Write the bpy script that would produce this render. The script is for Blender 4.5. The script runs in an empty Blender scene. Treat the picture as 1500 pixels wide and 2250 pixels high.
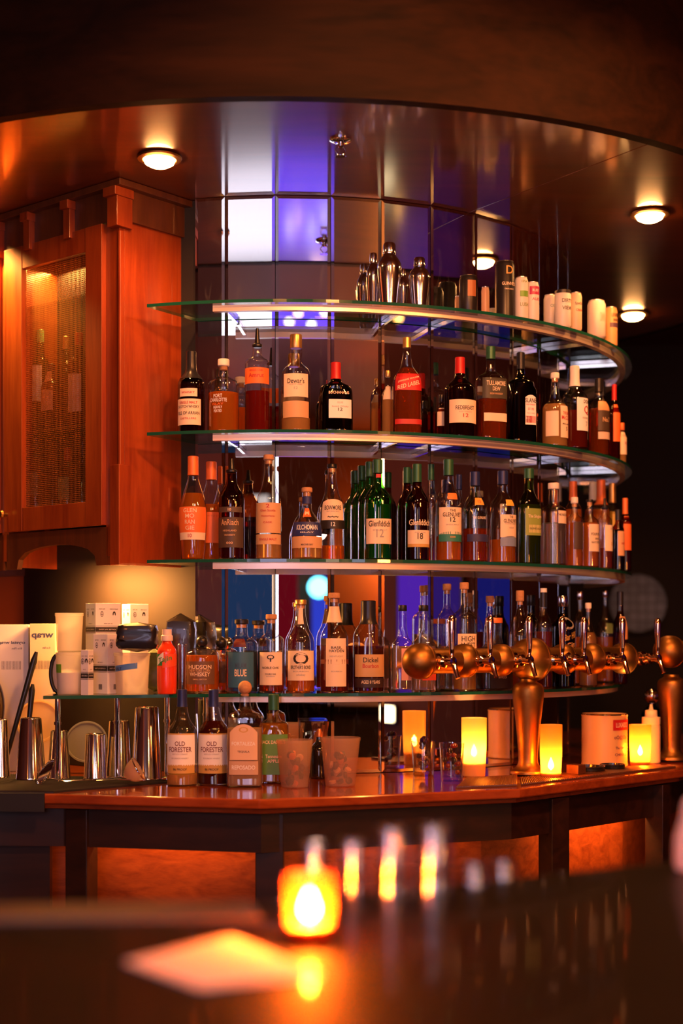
import bpy, math, random
from mathutils import Vector, Matrix
random.seed(7)
sc = bpy.context.scene
COL = sc.collection
PI = math.pi
E = 1.43            # eye height above the floor
F = 3125.0          # focal length in pixels of the 1500x2250 frame

# ------------------------------------------------------------ camera
cam = bpy.data.cameras.new('camera'); co = bpy.data.objects.new('camera', cam); COL.objects.link(co)
co.location = (0, 0, E); co.rotation_euler = (PI / 2, 0, 0)
cam.sensor_fit = 'VERTICAL'; cam.sensor_height = 36.0; cam.lens = 50.0
cam.shift_y = 275.0 / 2250.0
cam.clip_start = 0.05; cam.clip_end = 60
cam.dof.use_dof = True; cam.dof.focus_distance = 4.8; cam.dof.aperture_fstop = 1.35
sc.camera = co
# ------------------------------------------------------------ colour management, light paths
vs = sc.view_settings
sc.display_settings.display_device = 'sRGB'
vs.view_transform = 'Standard'; vs.look = 'None'; vs.gamma = 1.0; vs.exposure = 1.2
try: vs.use_curve_mapping = False
except Exception: pass
cy = sc.cycles
cy.use_denoising = True
cy.max_bounces = 12; cy.glossy_bounces = 6; cy.transmission_bounces = 10; cy.diffuse_bounces = 3
cy.transparent_max_bounces = 28
cy.sample_clamp_indirect = 4.0; cy.blur_glossy = 0.4
cy.caustics_reflective = True; cy.caustics_refractive = False
# ------------------------------------------------------------ world
w = bpy.data.worlds.new('world'); sc.world = w; w.use_nodes = True
w.node_tree.nodes['Background'].inputs[0].default_value = (1.0, 0.35, 0.1, 1)
w.node_tree.nodes['Background'].inputs[1].default_value = 0.004

# ------------------------------------------------------------ lights
WARM = (1.0, 0.34, 0.095)
def light(name, kind, loc, power, color, size=0.1, rot=None, aim=None, spot=None, blend=0.4, size_y=None, spread=None):
    l = bpy.data.lights.new(name, kind); l.energy = power; l.color = color
    if kind == 'AREA':
        l.size = size
        if size_y: l.shape = 'RECTANGLE'; l.size_y = size_y
        if spread: l.spread = spread
    else: l.shadow_soft_size = size
    if kind == 'SPOT': l.spot_size = spot; l.spot_blend = blend
    o = bpy.data.objects.new(name, l); COL.objects.link(o); o.location = loc
    if rot: o.rotation_euler = rot
    if aim: o.rotation_euler = (Vector(aim) - Vector(loc)).to_track_quat('-Z', 'Y').to_euler()
    return o
CX, CY = -0.2, 6.12
def pol(deg, r, z=0.0):
    a = math.radians(deg); return (CX + r * math.sin(a), CY - r * math.cos(a), z)
# the customers' side: added warm key and fill lights, out of the picture
light('pendant_light', 'SPOT', (0.55, 2.3, E + 1.85), 108, WARM, 0.10, aim=(0.0, 5.0, E + 0.25), spot=1.25)
light('pendant_light', 'SPOT', (1.6, 3.2, E + 1.85), 48, WARM, 0.10, aim=(0.25, 5.1, E + 0.2), spot=1.3)
light('pendant_light', 'SPOT', (-0.3, 2.2, E + 1.85), 15, WARM, 0.10, aim=(-0.5, 4.9, E + 0.0), spot=1.2)
light('pendant_light', 'POINT', (1.35, 3.0, E + 0.75), 14, (1, .22, .04), 0.05)  # this and the next added to warm the soffit and flanks
light('pendant_light', 'POINT', (-1.35, 3.1, E + 0.80), 1, (1, .26, .05), 0.05)
light('pendant_light', 'POINT', (-0.5, .6, E + 0.8), 3, (1, .6, .5), 0.05)  # this and the next added for highlights on the near tumblers
light('pendant_light', 'POINT', (0.35, .5, E + 0.7), 3, (1, .55, .4), 0.05)
light('room_light', 'POINT', (4.4, -2.8, E + 0.7), 45, (1, .28, .045), 0.08)  # added fill that brightens the brown corner wall in the mirrors
light('pendant_light', 'POINT', (0.9, 1.6, E + 1.0), 10, (1, .42, .14), 0.04)
light('pendant_light', 'POINT', (2.6, 0.4, E + 1.2), 20, (1, .25, .05), 0.12)  # this and the next added to warm the mirrored room walls
light('pendant_light', 'POINT', (-2.4, -0.6, E + 1.2), 20, (1, .25, .05), 0.12)
# recessed downlights of the round soffit
for ang, r_, pw in ((-13.8, 1.607, 9), (54, 1.63, 10), (112, 1.71, 8)):
    x, y, z = pol(ang, r_, E + 1.50)
    light('downlight_light', 'SPOT', (x, y, z), pw, WARM, 0.03, rot=(0, 0, 0), spot=2.4, blend=0.5)
light('downlight_light', 'SPOT', (-1.33, 5.17, E + 1.46), 42, (1, .6, .13), 0.03, rot=(0, 0, 0), spot=2.2, blend=0.5)
# under the wall cabinet and under the back counter
light('under_cabinet_light', 'AREA', (-0.845, 4.985, E + 0.236), 11, (1, .38, .08), 0.30, rot=(0.35, 0, -0.7), size_y=0.05)
light('cabinet_light', 'AREA', (-1.02, 5.27, E + 1.365), 3.2, (1, .42, .08), 0.25, rot=(0, 0, -0.69), size_y=0.04)

# ------------------------------------------------------------ helpers
def P(px, py, d): return Vector(((px - 750) / F * d, d, E + (1400 - py) / F * d))
def zp(py, d): return E + (1400 - py) / F * d
def at(px, r):
    """the near point of the plan circle of radius r round the drum that the sight line through column px meets"""
    s = (px - 750) / F
    a = 1 + s * s; b = 2 * (s * 0.2 - 6.12); c = 0.04 + 6.12 ** 2 - r * r
    D = b * b - 4 * a * c
    y = (-b - math.sqrt(max(D, 0))) / (2 * a)
    x = s * y
    return x, y, math.degrees(math.atan2(x - CX, CY - y))

class G:
    def __init__(s): s.v = []; s.f = []
    def add(s, v, f):
        n = len(s.v); s.v += [tuple(p) for p in v]; s.f += [tuple(i + n for i in q) for q in f]; return s
    def box(s, c, d, rz=0.0, M=None):
        x, y, z = (q / 2 for q in d); vs_ = []
        for sx, sy, sz in ((-1,-1,-1),(1,-1,-1),(1,1,-1),(-1,1,-1),(-1,-1,1),(1,-1,1),(1,1,1),(-1,1,1)):
            p = Vector((sx*x, sy*y, sz*z))
            if M: p = M @ p
            elif rz: p = Matrix.Rotation(rz, 3, 'Z') @ p
            vs_.append(p + Vector(c))
        return s.add(vs_, [(0,3,2,1),(4,5,6,7),(0,1,5,4),(1,2,6,5),(2,3,7,6),(3,0,4,7)])
    def prism(s, poly, z0, z1):
        n = len(poly)
        return s.add([(x, y, z0) for x, y in poly] + [(x, y, z1) for x, y in poly],
                     [tuple(range(n))[::-1], tuple(range(n, 2*n))] + [(i, (i+1) % n, n+(i+1) % n, n+i) for i in range(n)])
    def lathe(s, prof, seg=28, c=(0,0,0), n=2.0, ky=1.0, M=None, caps=True):
        vs_ = []; fs = []
        for r, z in prof:
            for k in range(seg):
                t = 2*PI*k/seg; cx, sx = math.cos(t), math.sin(t)
                e = 2.0/ (n if not callable(n) else n(z))
                kk = ky if not callable(ky) else ky(z)
                p = Vector((r*math.copysign(abs(cx)**e, cx), r*kk*math.copysign(abs(sx)**e, sx), z))
                if M: p = M @ p
                vs_.append(p + Vector(c))
        m = len(prof)
        for j in range(m-1):
            for k in range(seg):
                k2 = (k+1) % seg
                fs.append((j*seg+k, j*seg+k2, (j+1)*seg+k2, (j+1)*seg+k))
        if caps:
            fs.append(tuple(range(seg))[::-1]); fs.append(tuple((m-1)*seg+k for k in range(seg)))
        return s.add(vs_, fs)
    def tube(s, pts, r, seg=10, caps=True):
        pts = [Vector(p) for p in pts]; n = len(pts); rs = r if isinstance(r, (list, tuple)) else [r]*n
        vs_ = []; fs = []; up = None
        for i, p in enumerate(pts):
            d = (pts[min(i+1, n-1)] - pts[max(i-1, 0)]).normalized()
            if up is None:
                up = d.cross(Vector((0, 0, 1)) if abs(d.z) < .9 else Vector((1, 0, 0))).normalized()
            else: up = (up - d*up.dot(d)).normalized()
            q = d.cross(up)
            for k in range(seg):
                t = 2*PI*k/seg; vs_.append(p + (up*math.cos(t) + q*math.sin(t))*rs[i])
        for j in range(n-1):
            for k in range(seg):
                k2 = (k+1) % seg; fs.append((j*seg+k, (j+1)*seg+k, (j+1)*seg+k2, j*seg+k2))
        if caps: fs.append(tuple(range(seg))); fs.append(tuple((n-1)*seg+k for k in range(seg))[::-1])
        return s.add(vs_, fs)
    def arc(s, r0, r1, z0, z1, a0, a1, n=48, c=(CX, CY)):
        """a curved bar between two radii round the drum"""
        vs_ = []; fs = []
        for i in range(n+1):
            a = math.radians(a0 + (a1-a0)*i/n); sx, cx = math.sin(a), -math.cos(a)
            for r, z in ((r0, z0), (r1, z0), (r1, z1), (r0, z1)): vs_.append((c[0]+r*sx, c[1]+r*cx, z))
        for i in range(n):
            b = i*4
            for k in range(4): fs.append((b+k, b+(k+1) % 4, b+4+(k+1) % 4, b+4+k))
        fs.append((0, 3, 2, 1)); fs.append((n*4, n*4+1, n*4+2, n*4+3))
        return s.add(vs_, fs)
def make(name, g, mat, parent=None, smooth=True, sharp=0.6, bevel=0.0, fix=True):
    me = bpy.data.meshes.new(name); me.from_pydata(g.v, [], g.f)
    mats = mat if isinstance(mat, (list, tuple)) else [mat]
    for m in mats: me.materials.append(m)
    if fix:
        import bmesh
        bm = bmesh.new(); bm.from_mesh(me); bmesh.ops.recalc_face_normals(bm, faces=bm.faces); bm.to_mesh(me); bm.free()
    if smooth:
        me.shade_smooth()
        me.set_sharp_from_angle(angle=sharp)
    o = bpy.data.objects.new(name, me); COL.objects.link(o)
    if parent: o.parent = parent
    if bevel:
        b = o.modifiers.new('bevel', 'BEVEL'); b.width = bevel; b.segments = 2; b.limit_method = 'ANGLE'
    return o
def tag(o, label=None, cat=None, group=None, kind=None):
    if label: o['label'] = label
    if cat: o['category'] = cat
    if group: o['group'] = group
    if kind: o['kind'] = kind
    return o
def empty(name, loc, rz=0.0, label=None, cat=None, group=None):
    o = bpy.data.objects.new(name, None); COL.objects.link(o); o.empty_display_size = 0.03
    o.location = loc; o.rotation_euler = (0, 0, rz)
    return tag(o, label, cat, group)
def struct(name, g, mat, **k): return tag(make(name, g, mat, **k), kind='structure')

# ------------------------------------------------------------ materials
MATS = {}
def nt(name):
    m = bpy.data.materials.new(name); m.use_nodes = True; t = m.node_tree; t.nodes.clear()
    out = t.nodes.new('ShaderNodeOutputMaterial'); return m, t, out
def pbr(name, col, rough=0.5, metal=0.0, coat=0.0, emit=None, es=0.0, spec=0.5, noise=0.0, nscale=20, trans=0.0, ior=1.45, alpha=1.0, sheen=0.0, sss=0.0):
    if name in MATS: return MATS[name]
    m, t, out = nt(name); b = t.nodes.new('ShaderNodeBsdfPrincipled'); t.links.new(b.outputs[0], out.inputs[0])
    b.inputs['Base Color'].default_value = (*col, 1); b.inputs['Roughness'].default_value = rough
    b.inputs['Metallic'].default_value = metal; b.inputs['Coat Weight'].default_value = coat
    b.inputs['Specular IOR Level'].default_value = spec; b.inputs['IOR'].default_value = ior
    b.inputs['Transmission Weight'].default_value = trans; b.inputs['Alpha'].default_value = alpha
    if sss: b.inputs['Subsurface Weight'].default_value = sss; b.inputs['Subsurface Radius'].default_value = (.02, .01, .005)
    if emit: b.inputs['Emission Color'].default_value = (*emit, 1); b.inputs['Emission Strength'].default_value = es
    if noise:
        tc = t.nodes.new('ShaderNodeTexCoord'); n = t.nodes.new('ShaderNodeTexNoise'); n.inputs['Scale'].default_value = nscale
        n.inputs['Detail'].default_value = 4
        t.links.new(tc.outputs['Object'], n.inputs['Vector'])
        mx = t.nodes.new('ShaderNodeMix'); mx.data_type = 'RGBA'
        t.links.new(n.outputs[0], mx.inputs[0])
        mx.inputs[6].default_value = (*[c*(1-noise) for c in col], 1); mx.inputs[7].default_value = (*[min(1, c*(1+noise)) for c in col], 1)
        t.links.new(mx.outputs[2], b.inputs['Base Color'])
    MATS[name] = m; return m
def wood(name, dark, lightc, rough=0.35, axis='Z', scale=6.0, coat=0.3, stretch=12.0, rot=0.0, crough=0.15, spec=0.5):
    if name in MATS: return MATS[name]
    m, t, out = nt(name); L = t.links.new
    b = t.nodes.new('ShaderNodeBsdfPrincipled'); L(b.outputs[0], out.inputs[0])
    tc = t.nodes.new('ShaderNodeTexCoord'); mp = t.nodes.new('ShaderNodeMapping')
    sv = {'X': (1/stretch, 1, 1), 'Y': (1, 1/stretch, 1), 'Z': (1, 1, 1/stretch)}[axis]
    mp.inputs['Scale'].default_value = [q*scale for q in sv]; mp.inputs['Rotation'].default_value = (0, 0, rot)
    L(tc.outputs['Object'], mp.inputs[0])
    n1 = t.nodes.new('ShaderNodeTexNoise'); n1.inputs['Scale'].default_value = 3.0; n1.inputs['Detail'].default_value = 8; n1.inputs['Distortion'].default_value = 1.2
    n2 = t.nodes.new('ShaderNodeTexNoise'); n2.inputs['Scale'].default_value = 22.0; n2.inputs['Detail'].default_value = 3
    L(mp.outputs[0], n1.inputs['Vector']); L(mp.outputs[0], n2.inputs['Vector'])
    ad = t.nodes.new('ShaderNodeMath'); ad.operation = 'MULTIPLY_ADD'; L(n2.outputs[0], ad.inputs[0]); ad.inputs[1].default_value = 0.35; L(n1.outputs[0], ad.inputs[2])
    cr = t.nodes.new('ShaderNodeValToRGB'); L(ad.outputs[0], cr.inputs[0])
    cr.color_ramp.elements[0].position = 0.45; cr.color_ramp.elements[0].color = (*dark, 1)
    cr.color_ramp.elements[1].position = 0.85; cr.color_ramp.elements[1].color = (*lightc, 1)
    L(cr.outputs[0], b.inputs['Base Color'])
    b.inputs['Roughness'].default_value = rough; b.inputs['Coat Weight'].default_value = coat; b.inputs['Coat Roughness'].default_value = crough; b.inputs['Specular IOR Level'].default_value = spec
    MATS[name] = m; return m
def thin_glass(name, tint=(0.96, 0.98, 0.97), edge=0.45, refl=1.0, rough=0.0):
    """a clear wall one looks through: tinted transparency, darker where the wall is seen edge-on, and a fresnel reflection"""
    if name in MATS: return MATS[name]
    m, t, out = nt(name); L = t.links.new
    tr = t.nodes.new('ShaderNodeBsdfTransparent'); gl = t.nodes.new('ShaderNodeBsdfGlossy'); gl.inputs['Roughness'].default_value = rough
    lw = t.nodes.new('ShaderNodeLayerWeight'); lw.inputs[0].default_value = 0.25
    mx = t.nodes.new('ShaderNodeMix'); mx.data_type = 'RGBA'
    L(lw.outputs['Facing'], mx.inputs[0]); mx.inputs[6].default_value = (*tint, 1); mx.inputs[7].default_value = (*[c*edge for c in tint], 1)
    L(mx.outputs[2], tr.inputs[0])
    l2 = t.nodes.new('ShaderNodeLayerWeight'); l2.inputs[0].default_value = 0.5
    pw = t.nodes.new('ShaderNodeMath'); pw.operation = 'POWER'; L(l2.outputs['Facing'], pw.inputs[0]); pw.inputs[1].default_value = 3.5
    mu = t.nodes.new('ShaderNodeMath'); mu.operation = 'MULTIPLY_ADD'; mu.use_clamp = True; L(pw.outputs[0], mu.inputs[0]); mu.inputs[1].default_value = .85; mu.inputs[2].default_value = .055*refl
    ms = t.nodes.new('ShaderNodeMixShader'); L(mu.outputs[0], ms.inputs[0]); L(tr.outputs[0], ms.inputs[1]); L(gl.outputs[0], ms.inputs[2])
    L(ms.outputs[0], out.inputs[0]); MATS[name] = m; return m
def liquid(name, col, body=0.35, ior=1.33):
    """spirit in a bottle: refracting, with a little scattering so that it glows in the light"""
    if name in MATS: return MATS[name]
    m, t, out = nt(name); L = t.links.new
    g = t.nodes.new('ShaderNodeBsdfRefraction'); g.inputs['Color'].default_value = (*col, 1); g.inputs['IOR'].default_value = ior; g.inputs['Roughness'].default_value = 0.03
    d = t.nodes.new('ShaderNodeBsdfDiffuse'); d.inputs[0].default_value = (*[c for c in col], 1)
    tl = t.nodes.new('ShaderNodeBsdfTranslucent'); tl.inputs[0].default_value = (*col, 1)
    m1 = t.nodes.new('ShaderNodeMixShader'); m1.inputs[0].default_value = 0.5; L(d.outputs[0], m1.inputs[1]); L(tl.outputs[0], m1.inputs[2])
    m2 = t.nodes.new('ShaderNodeMixShader'); m2.inputs[0].default_value = body; L(g.outputs[0], m2.inputs[1]); L(m1.outputs[0], m2.inputs[2])
    L(m2.outputs[0], out.inputs[0]); MATS[name] = m; return m
def frosted(name, col, clear=0.35, rough=0.3, through=None):
    if name in MATS: return MATS[name]
    m, t, out = nt(name); L = t.links.new
    tr = t.nodes.new('ShaderNodeBsdfTransparent'); tr.inputs[0].default_value = (*(through or col), 1)
    tl = t.nodes.new('ShaderNodeBsdfTranslucent'); tl.inputs[0].default_value = (*col, 1)
    pb = t.nodes.new('ShaderNodeBsdfPrincipled'); pb.inputs['Base Color'].default_value = (*col, 1); pb.inputs['Roughness'].default_value = rough
    a = t.nodes.new('ShaderNodeMixShader'); a.inputs[0].default_value = 0.5; L(tl.outputs[0], a.inputs[1]); L(pb.outputs[0], a.inputs[2])
    b = t.nodes.new('ShaderNodeMixShader'); b.inputs[0].default_value = 1-clear; L(tr.outputs[0], b.inputs[1]); L(a.outputs[0], b.inputs[2])
    L(b.outputs[0], out.inputs[0]); MATS[name] = m; return m
def glow(name, col, s):
    if name in MATS: return MATS[name]
    m, t, out = nt(name); e = t.nodes.new('ShaderNodeEmission'); e.inputs[0].default_value = (*col, 1); e.inputs[1].default_value = s
    t.links.new(e.outputs[0], out.inputs[0]); MATS[name] = m; return m
def flat(col, rough=0.55):
    return pbr('paint_%02x%02x%02x_%d' % (*[int(255*c) for c in col], int(rough*100)), col, rough)
M_SOFFIT = wood('soffit_wood', (.085, .016, .0035), (.14, .027, .006), 0.35, 'X', 2.5, 1.0, 8, crough=0.10)
M_FASCIA = wood('fascia_wood', (.007, .0022, .0006), (.021, .0062, .0017), 0.65, 'X', 3.0, 0.0, 14, spec=.1)
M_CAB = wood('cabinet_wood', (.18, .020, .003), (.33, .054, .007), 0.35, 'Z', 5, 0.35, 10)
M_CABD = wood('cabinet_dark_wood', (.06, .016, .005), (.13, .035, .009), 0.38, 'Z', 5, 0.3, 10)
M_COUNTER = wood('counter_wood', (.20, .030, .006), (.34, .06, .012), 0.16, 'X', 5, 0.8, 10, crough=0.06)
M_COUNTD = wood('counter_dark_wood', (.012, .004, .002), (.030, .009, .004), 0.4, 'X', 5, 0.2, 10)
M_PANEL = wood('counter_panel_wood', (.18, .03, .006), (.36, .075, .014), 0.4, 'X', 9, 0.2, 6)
M_BAR = wood('bar_top_wood', (.006, .0025, .001), (.010, .004, .0015), 0.6, 'X', 3, .16, 10, crough=0.05, spec=.06)
M_LITWOOD = wood('pale_wood', (.42, .23, .08), (.60, .36, .14), 0.45, 'Z', 6, 0.1, 8)
M_DARK = pbr('dark_wall_paint', (.012, .006, .004), 0.7)
M_ROOM = pbr('brown_wall_paint', (.11, .024, .005), 0.7, noise=.3, nscale=2)
M_MIRROR = pbr('mirror_silver', (.80, .80, .80), 0.0, 1.0)
def _smears():
    t = M_MIRROR.node_tree; L = t.links.new; b = t.nodes['Principled BSDF']; out = [n for n in t.nodes if n.type == 'OUTPUT_MATERIAL'][0]
    tc = t.nodes.new('ShaderNodeTexCoord'); mp = t.nodes.new('ShaderNodeMapping'); mp.inputs['Scale'].default_value = (9, 9, 2.2); mp.inputs['Rotation'].default_value = (0, .35, 0)
    geo = t.nodes.new('ShaderNodeNewGeometry'); L(geo.outputs['Position'], mp.inputs[0])
    n = t.nodes.new('ShaderNodeTexNoise'); n.inputs['Scale'].default_value = 2.6; n.inputs['Detail'].default_value = 7; n.inputs['Distortion'].default_value = 2.5; L(mp.outputs[0], n.inputs['Vector'])
    cr = t.nodes.new('ShaderNodeValToRGB'); cr.color_ramp.elements[0].position = .56; cr.color_ramp.elements[0].color = (0, 0, 0, 1); cr.color_ramp.elements[1].position = .78; cr.color_ramp.elements[1].color = (.05, .05, .05, 1)
    L(n.outputs[0], cr.inputs[0])
    d = t.nodes.new('ShaderNodeBsdfDiffuse'); d.inputs[0].default_value = (.6, .6, .62, 1)
    ms = t.nodes.new('ShaderNodeMixShader'); L(cr.outputs[0], ms.inputs[0]); L(b.outputs[0], ms.inputs[1]); L(d.outputs[0], ms.inputs[2]); L(ms.outputs[0], out.inputs[0])
_smears()
M_STEEL = pbr('polished_steel', (.72, .70, .70), 0.12, 1.0)
M_CHROME = pbr('chrome', (.8, .8, .82), 0.05, 1.0)
M_BRASS = pbr('satin_brass', (.34, .16, .04), 0.42, 1.0, noise=.15, nscale=60)
M_RAIL = pbr('shelf_rail_metal', (.80, .62, .50), 0.35, 0.6)
M_BLACK = pbr('black_plastic', (.012, .011, .012), 0.3)
M_RUBBER = pbr('black_rubber', (.012, .010, .009), 0.6)
M_CORK = pbr('cork', (.48, .24, .11), 0.8, noise=.3, nscale=150)
M_CLEAR = thin_glass('clear_bottle_glass', (.97, .97, .96), 0.6, 1.5)
M_GREENG = thin_glass('green_bottle_glass', (.16, .78, .30), 0.35, 1.1)
M_OLIVE = thin_glass('olive_bottle_glass', (.45, .60, .16), 0.4, 1.1)
M_BROWNG = thin_glass('brown_bottle_glass', (.42, .12, .025), 0.3, 1.1)
M_SHELFG = thin_glass('shelf_glass', (.86, .93, .90), 0.8, 1.0)
M_PANE = thin_glass('pane_glass', (.9, .93, .92), 0.8, 1.0)
M_PLASTIC = frosted('frosted_plastic', (.88, .84, .82), 0.66, 0.35)
M_WHITE = flat((.80, .78, .76)); M_CREAM = flat((.80, .66, .50))

# ------------------------------------------------------------ room shell
XL, XR, YB, YF = -4.0, 4.8, -3.2, 10.0
ZC = E + 2.05
struct('floor', G().box(((XL+XR)/2, (YB+YF)/2, -0.05), (XR-XL, YF-YB, 0.1)), wood('floor_wood', (.02,.008,.004), (.05,.02,.008), .4, 'Y', 3), smooth=False)
struct('ceiling', G().box(((XL+XR)/2, (YB+YF)/2, ZC+0.05), (XR-XL, YF-YB, 0.1)), M_ROOM, smooth=False)
struct('wall_left', G().box((XL-.05, (YB+YF)/2, ZC/2), (.1, YF-YB, ZC)), M_ROOM, smooth=False)
struct('wall_right', G().box((XR+.05, (YB+YF)/2, ZC/2), (.1, YF-YB, ZC)), M_ROOM, smooth=False)
struct('wall_back', G().box(((XL+XR)/2, YB-.05, ZC/2), (XR-XL, .1, ZC)), M_ROOM, smooth=False)
struct('wall_front', G().box(((XL+XR)/2, YF+.05, ZC/2), (XR-XL, .1, ZC)), M_DARK, smooth=False)
# soffit: a round lowered ceiling in three boards, with a curved fascia round its rim
RS = 2.04
SZ = E + 1.54
def sector(r, a0, a1, n=40): return [pol(a0 + (a1-a0)*i/n, r)[:2] for i in range(n+1)]
cuts = (-185, -86.5, 34.6, 175)
for i in range(3):
    g = G(); g.prism([(CX, CY)] + sector(RS, cuts[i]+.03, cuts[i+1]-.03), SZ, SZ + 0.04)
    tag(make('ceiling_panel', g, M_SOFFIT, smooth=False, bevel=.002), kind='structure')
g = G(); g.arc(RS, RS+.04, SZ-.003, ZC, -185, 175, 120)
tag(make('trim_1', g, M_FASCIA, sharp=.5), kind='structure')
# ------------------------------------------------------------ recessed downlights and sprinklers in the soffit
def downlight(deg, r, label, s=38.0):
    x, y, z = pol(deg, r, SZ)
    t = empty('recessed_downlight', (x, y, z), 0, label, 'ceiling light')
    make('trim_ring', G().lathe([(.048, 0), (.066, 0), (.072, -.004), (.070, -.009), (.055, -.012), (.048, -.008)], 40, caps=False), M_BRASS, t)
    make('lens', G().lathe([(.0515, -.002), (.0515, -.010), (.046, -.022), (.030, -.031), (.010, -.034), (.001, -.0345)], 32), glow('lamp_lens_glow', (1, .42, .12), s), t)
downlight(-13.8, 1.607, 'round glowing downlight in the soffit beside the wall cabinet')
downlight(54, 1.63, 'round glowing downlight high in the dark beyond the soffit seam')
downlight(112, 1.71, 'round glowing downlight farther back, low beside the beer cans')
def sprinkler(x, y, label):
    t = empty('fire_sprinkler', (x, y, SZ), 0, label, 'sprinkler')
    make('escutcheon', G().lathe([(.001, 0), (.034, 0), (.034, -.004), (.026, -.008), (.010, -.010)], 28), M_CHROME, t)
    g = G().lathe([(.009, -.008), (.009, -.022), (.005, -.026)], 14)
    for s in (-1, 1): g.tube([(s*.008, 0, -.02), (s*.016, 0, -.032), (s*.008, 0, -.046), (0, 0, -.05)], .0022, 6)
    make('frame', g, M_CHROME, t)
    g = G().lathe([(.003, -.050), (.014, -.051), (.014, -.053), (.003, -.053)], 20)
    for k in range(10): g.box((.015*math.cos(k*PI/5), .015*math.sin(k*PI/5), -.052), (.006, .003, .0015), rz=k*PI/5)
    make('deflector', g, M_CHROME, t)
sprinkler((748-750)/F*4.45, 4.40, 'chrome fire sprinkler head hanging from the soffit above the mirrors')

# ------------------------------------------------------------ mirrored drum
CT = E - 0.477      # top of the back counter
bounds = [-15.6, -10.2, -1.5, 8.0, 16.9, 26.3, 35.9, 45.5, 55, 64.5, 74, 83.5, 93, 102.5]
RM = 1.17
names = ['against the cabinet', 'second from the cabinet', 'third from the cabinet, behind the squat bottle with navy label', 'fourth from the cabinet', 'fifth from the cabinet, behind the metal shakers',
         'sixth from the cabinet', 'seventh from the cabinet, behind the tall black can', 'eighth from the cabinet', 'ninth from the cabinet', 'tenth from the cabinet', 'eleventh from the cabinet',
         'twelfth from the cabinet', 'last at the far end']
for i in range(len(bounds)-1):
    p0 = Vector((*pol(bounds[i], RM)[:2],)); p1 = Vector((*pol(bounds[i+1], RM)[:2],))
    wd = (p1-p0).length - .0024; mid = (p0+p1)/2; rz = math.atan2((p1-p0).y, (p1-p0).x)
    bw = .0105; bd = .0016; th = .006; h = SZ - CT - .004
    g = G(); x0, x1 = -wd/2, wd/2
    A = [(x0, bd, 0), (x0+bw, 0, bw), (x1-bw, 0, bw), (x1, bd, 0), (x1, bd, h), (x1-bw, 0, h-bw), (x0+bw, 0, h-bw), (x0, bd, h),
         (x0, th, 0), (x1, th, 0), (x1, th, h), (x0, th, h)]
    g.add(A, [(1,2,5,6), (0,1,6,7), (2,3,4,5), (0,3,2,1), (7,6,5,4), (8,11,10,9), (0,7,11,8), (3,9,10,4), (0,8,9,3), (7,4,10,11)])
    o = make('mirror_panel', g, M_MIRROR, smooth=False)
    o.location = (mid.x, mid.y, CT + .002); o.rotation_euler = (0, 0, rz)
    tag(o, 'tall narrow mirror strip, ' + names[i], 'mirror', 'mirror strips round the curved wall')
g = G(); g.lathe([(1.150, .002), (1.150, SZ-CT-.002)], 96, (CX, CY, CT))
struct('wall_drum', g, M_DARK)

# ------------------------------------------------------------ curved glass shelves
M_EDGE = pbr('shelf_edge_glass', (.008, .075, .045), 0.10, coat=.5)
SH = [E + 1.118, E + .687, E + .259, E - .187]
SR = [1.42, 1.42, 1.42, 1.39]
ords = ['top', 'second', 'third', 'lowest']
for k in range(4):
    a0, a1 = (-18.6, 108) if k < 3 else (-3, 106)
    out = sector(SR[k], a0, a1, 72); inn = sector(RM+.006, a1, -15.3 if k < 3 else -15.3, 72)
    if k == 3: inn += [(-.56, 5.10), (-1.0, 5.46), (-.95, 4.53)]
    poly = out + inn; n = len(poly)
    z = SH[k]; th = .0105
    t = empty('glass_shelf', (pol(30, 1.3)[0], pol(30, 1.3)[1], z-th), 0, 'curved glass shelf round the mirrors, ' + ['topmost, carrying shakers and cans', 'second from the top', 'third from the top', 'lowest, running left under the boxes'][k], 'shelf', 'curved glass shelves')
    ox, oy, oz = t.location
    g = G(); v = [(x-ox, y-oy, 0) for x, y in poly] + [(x-ox, y-oy, th) for x, y in poly]
    # glass sheet top and bottom as quads between outer and inner arcs
    m = min(len(out), 73)
    fs = []
    if k < 3:
        for i in range(m-1):
            a, b, c, d = i, i+1, n-2-i, n-1-i
            fs += [(a, d, c, b), (n+a, n+b, n+c, n+d)]
    else:
        fs += [tuple(range(n))[::-1], tuple(range(n, 2*n))]
    g.add(v, fs); make('glass_pane', g, M_SHELFG, t, smooth=False, fix=False)
    g = G(); g.add(v, [(i, (i+1) % n, n+(i+1) % n, n+i) for i in range(n)])
    make('polished_edge', g, M_EDGE, t, smooth=False, fix=False)
    r1 = SR[k] - .028
    g = G(); g.arc(r1-.022, r1, z-th-.0205, z-th-.0006, -9.5, a1-1, 70)
    g.v = [(x-ox, y-oy, zz-oz) for x, y, zz in g.v]
    make('support_rail', g, M_RAIL, t, sharp=.5)
    for deg in (-8, 16.9, 26.3, 55, 74, 93):
        g = G(); a = math.radians(deg)
        c = pol(deg, (RM+.01+r1-.02)/2); ln = r1-.02-RM-.01
        g.box((c[0]-ox, c[1]-oy, -.008), (.010, ln, .014), rz=a)
        make('bracket_arm', g, M_STEEL, t, smooth=False)
for px, py_, lab in ((127, 4.66, 'under the clear tubs'), (258, 4.72, 'behind the tallest steel tins'), (367, 4.80, 'beside the first whiskey bottle')):
    p = P(px, 1400, py_); t = empty('shelf_post', (p.x, p.y, CT), 0, 'slim chrome post holding up the lowest glass shelf ' + lab, 'post', 'chrome shelf posts')
    make('tube', G().lathe([(.0095, .004), (.0095, .2785)], 16), M_CHROME, t)
    make('collar', G().lathe([(.0125, .19), (.0125, .2)], 16), M_CHROME, t)
    make('foot', G().lathe([(.020, 0), (.020, .004), (.012, .008)], 20), M_CHROME, t)

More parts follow.
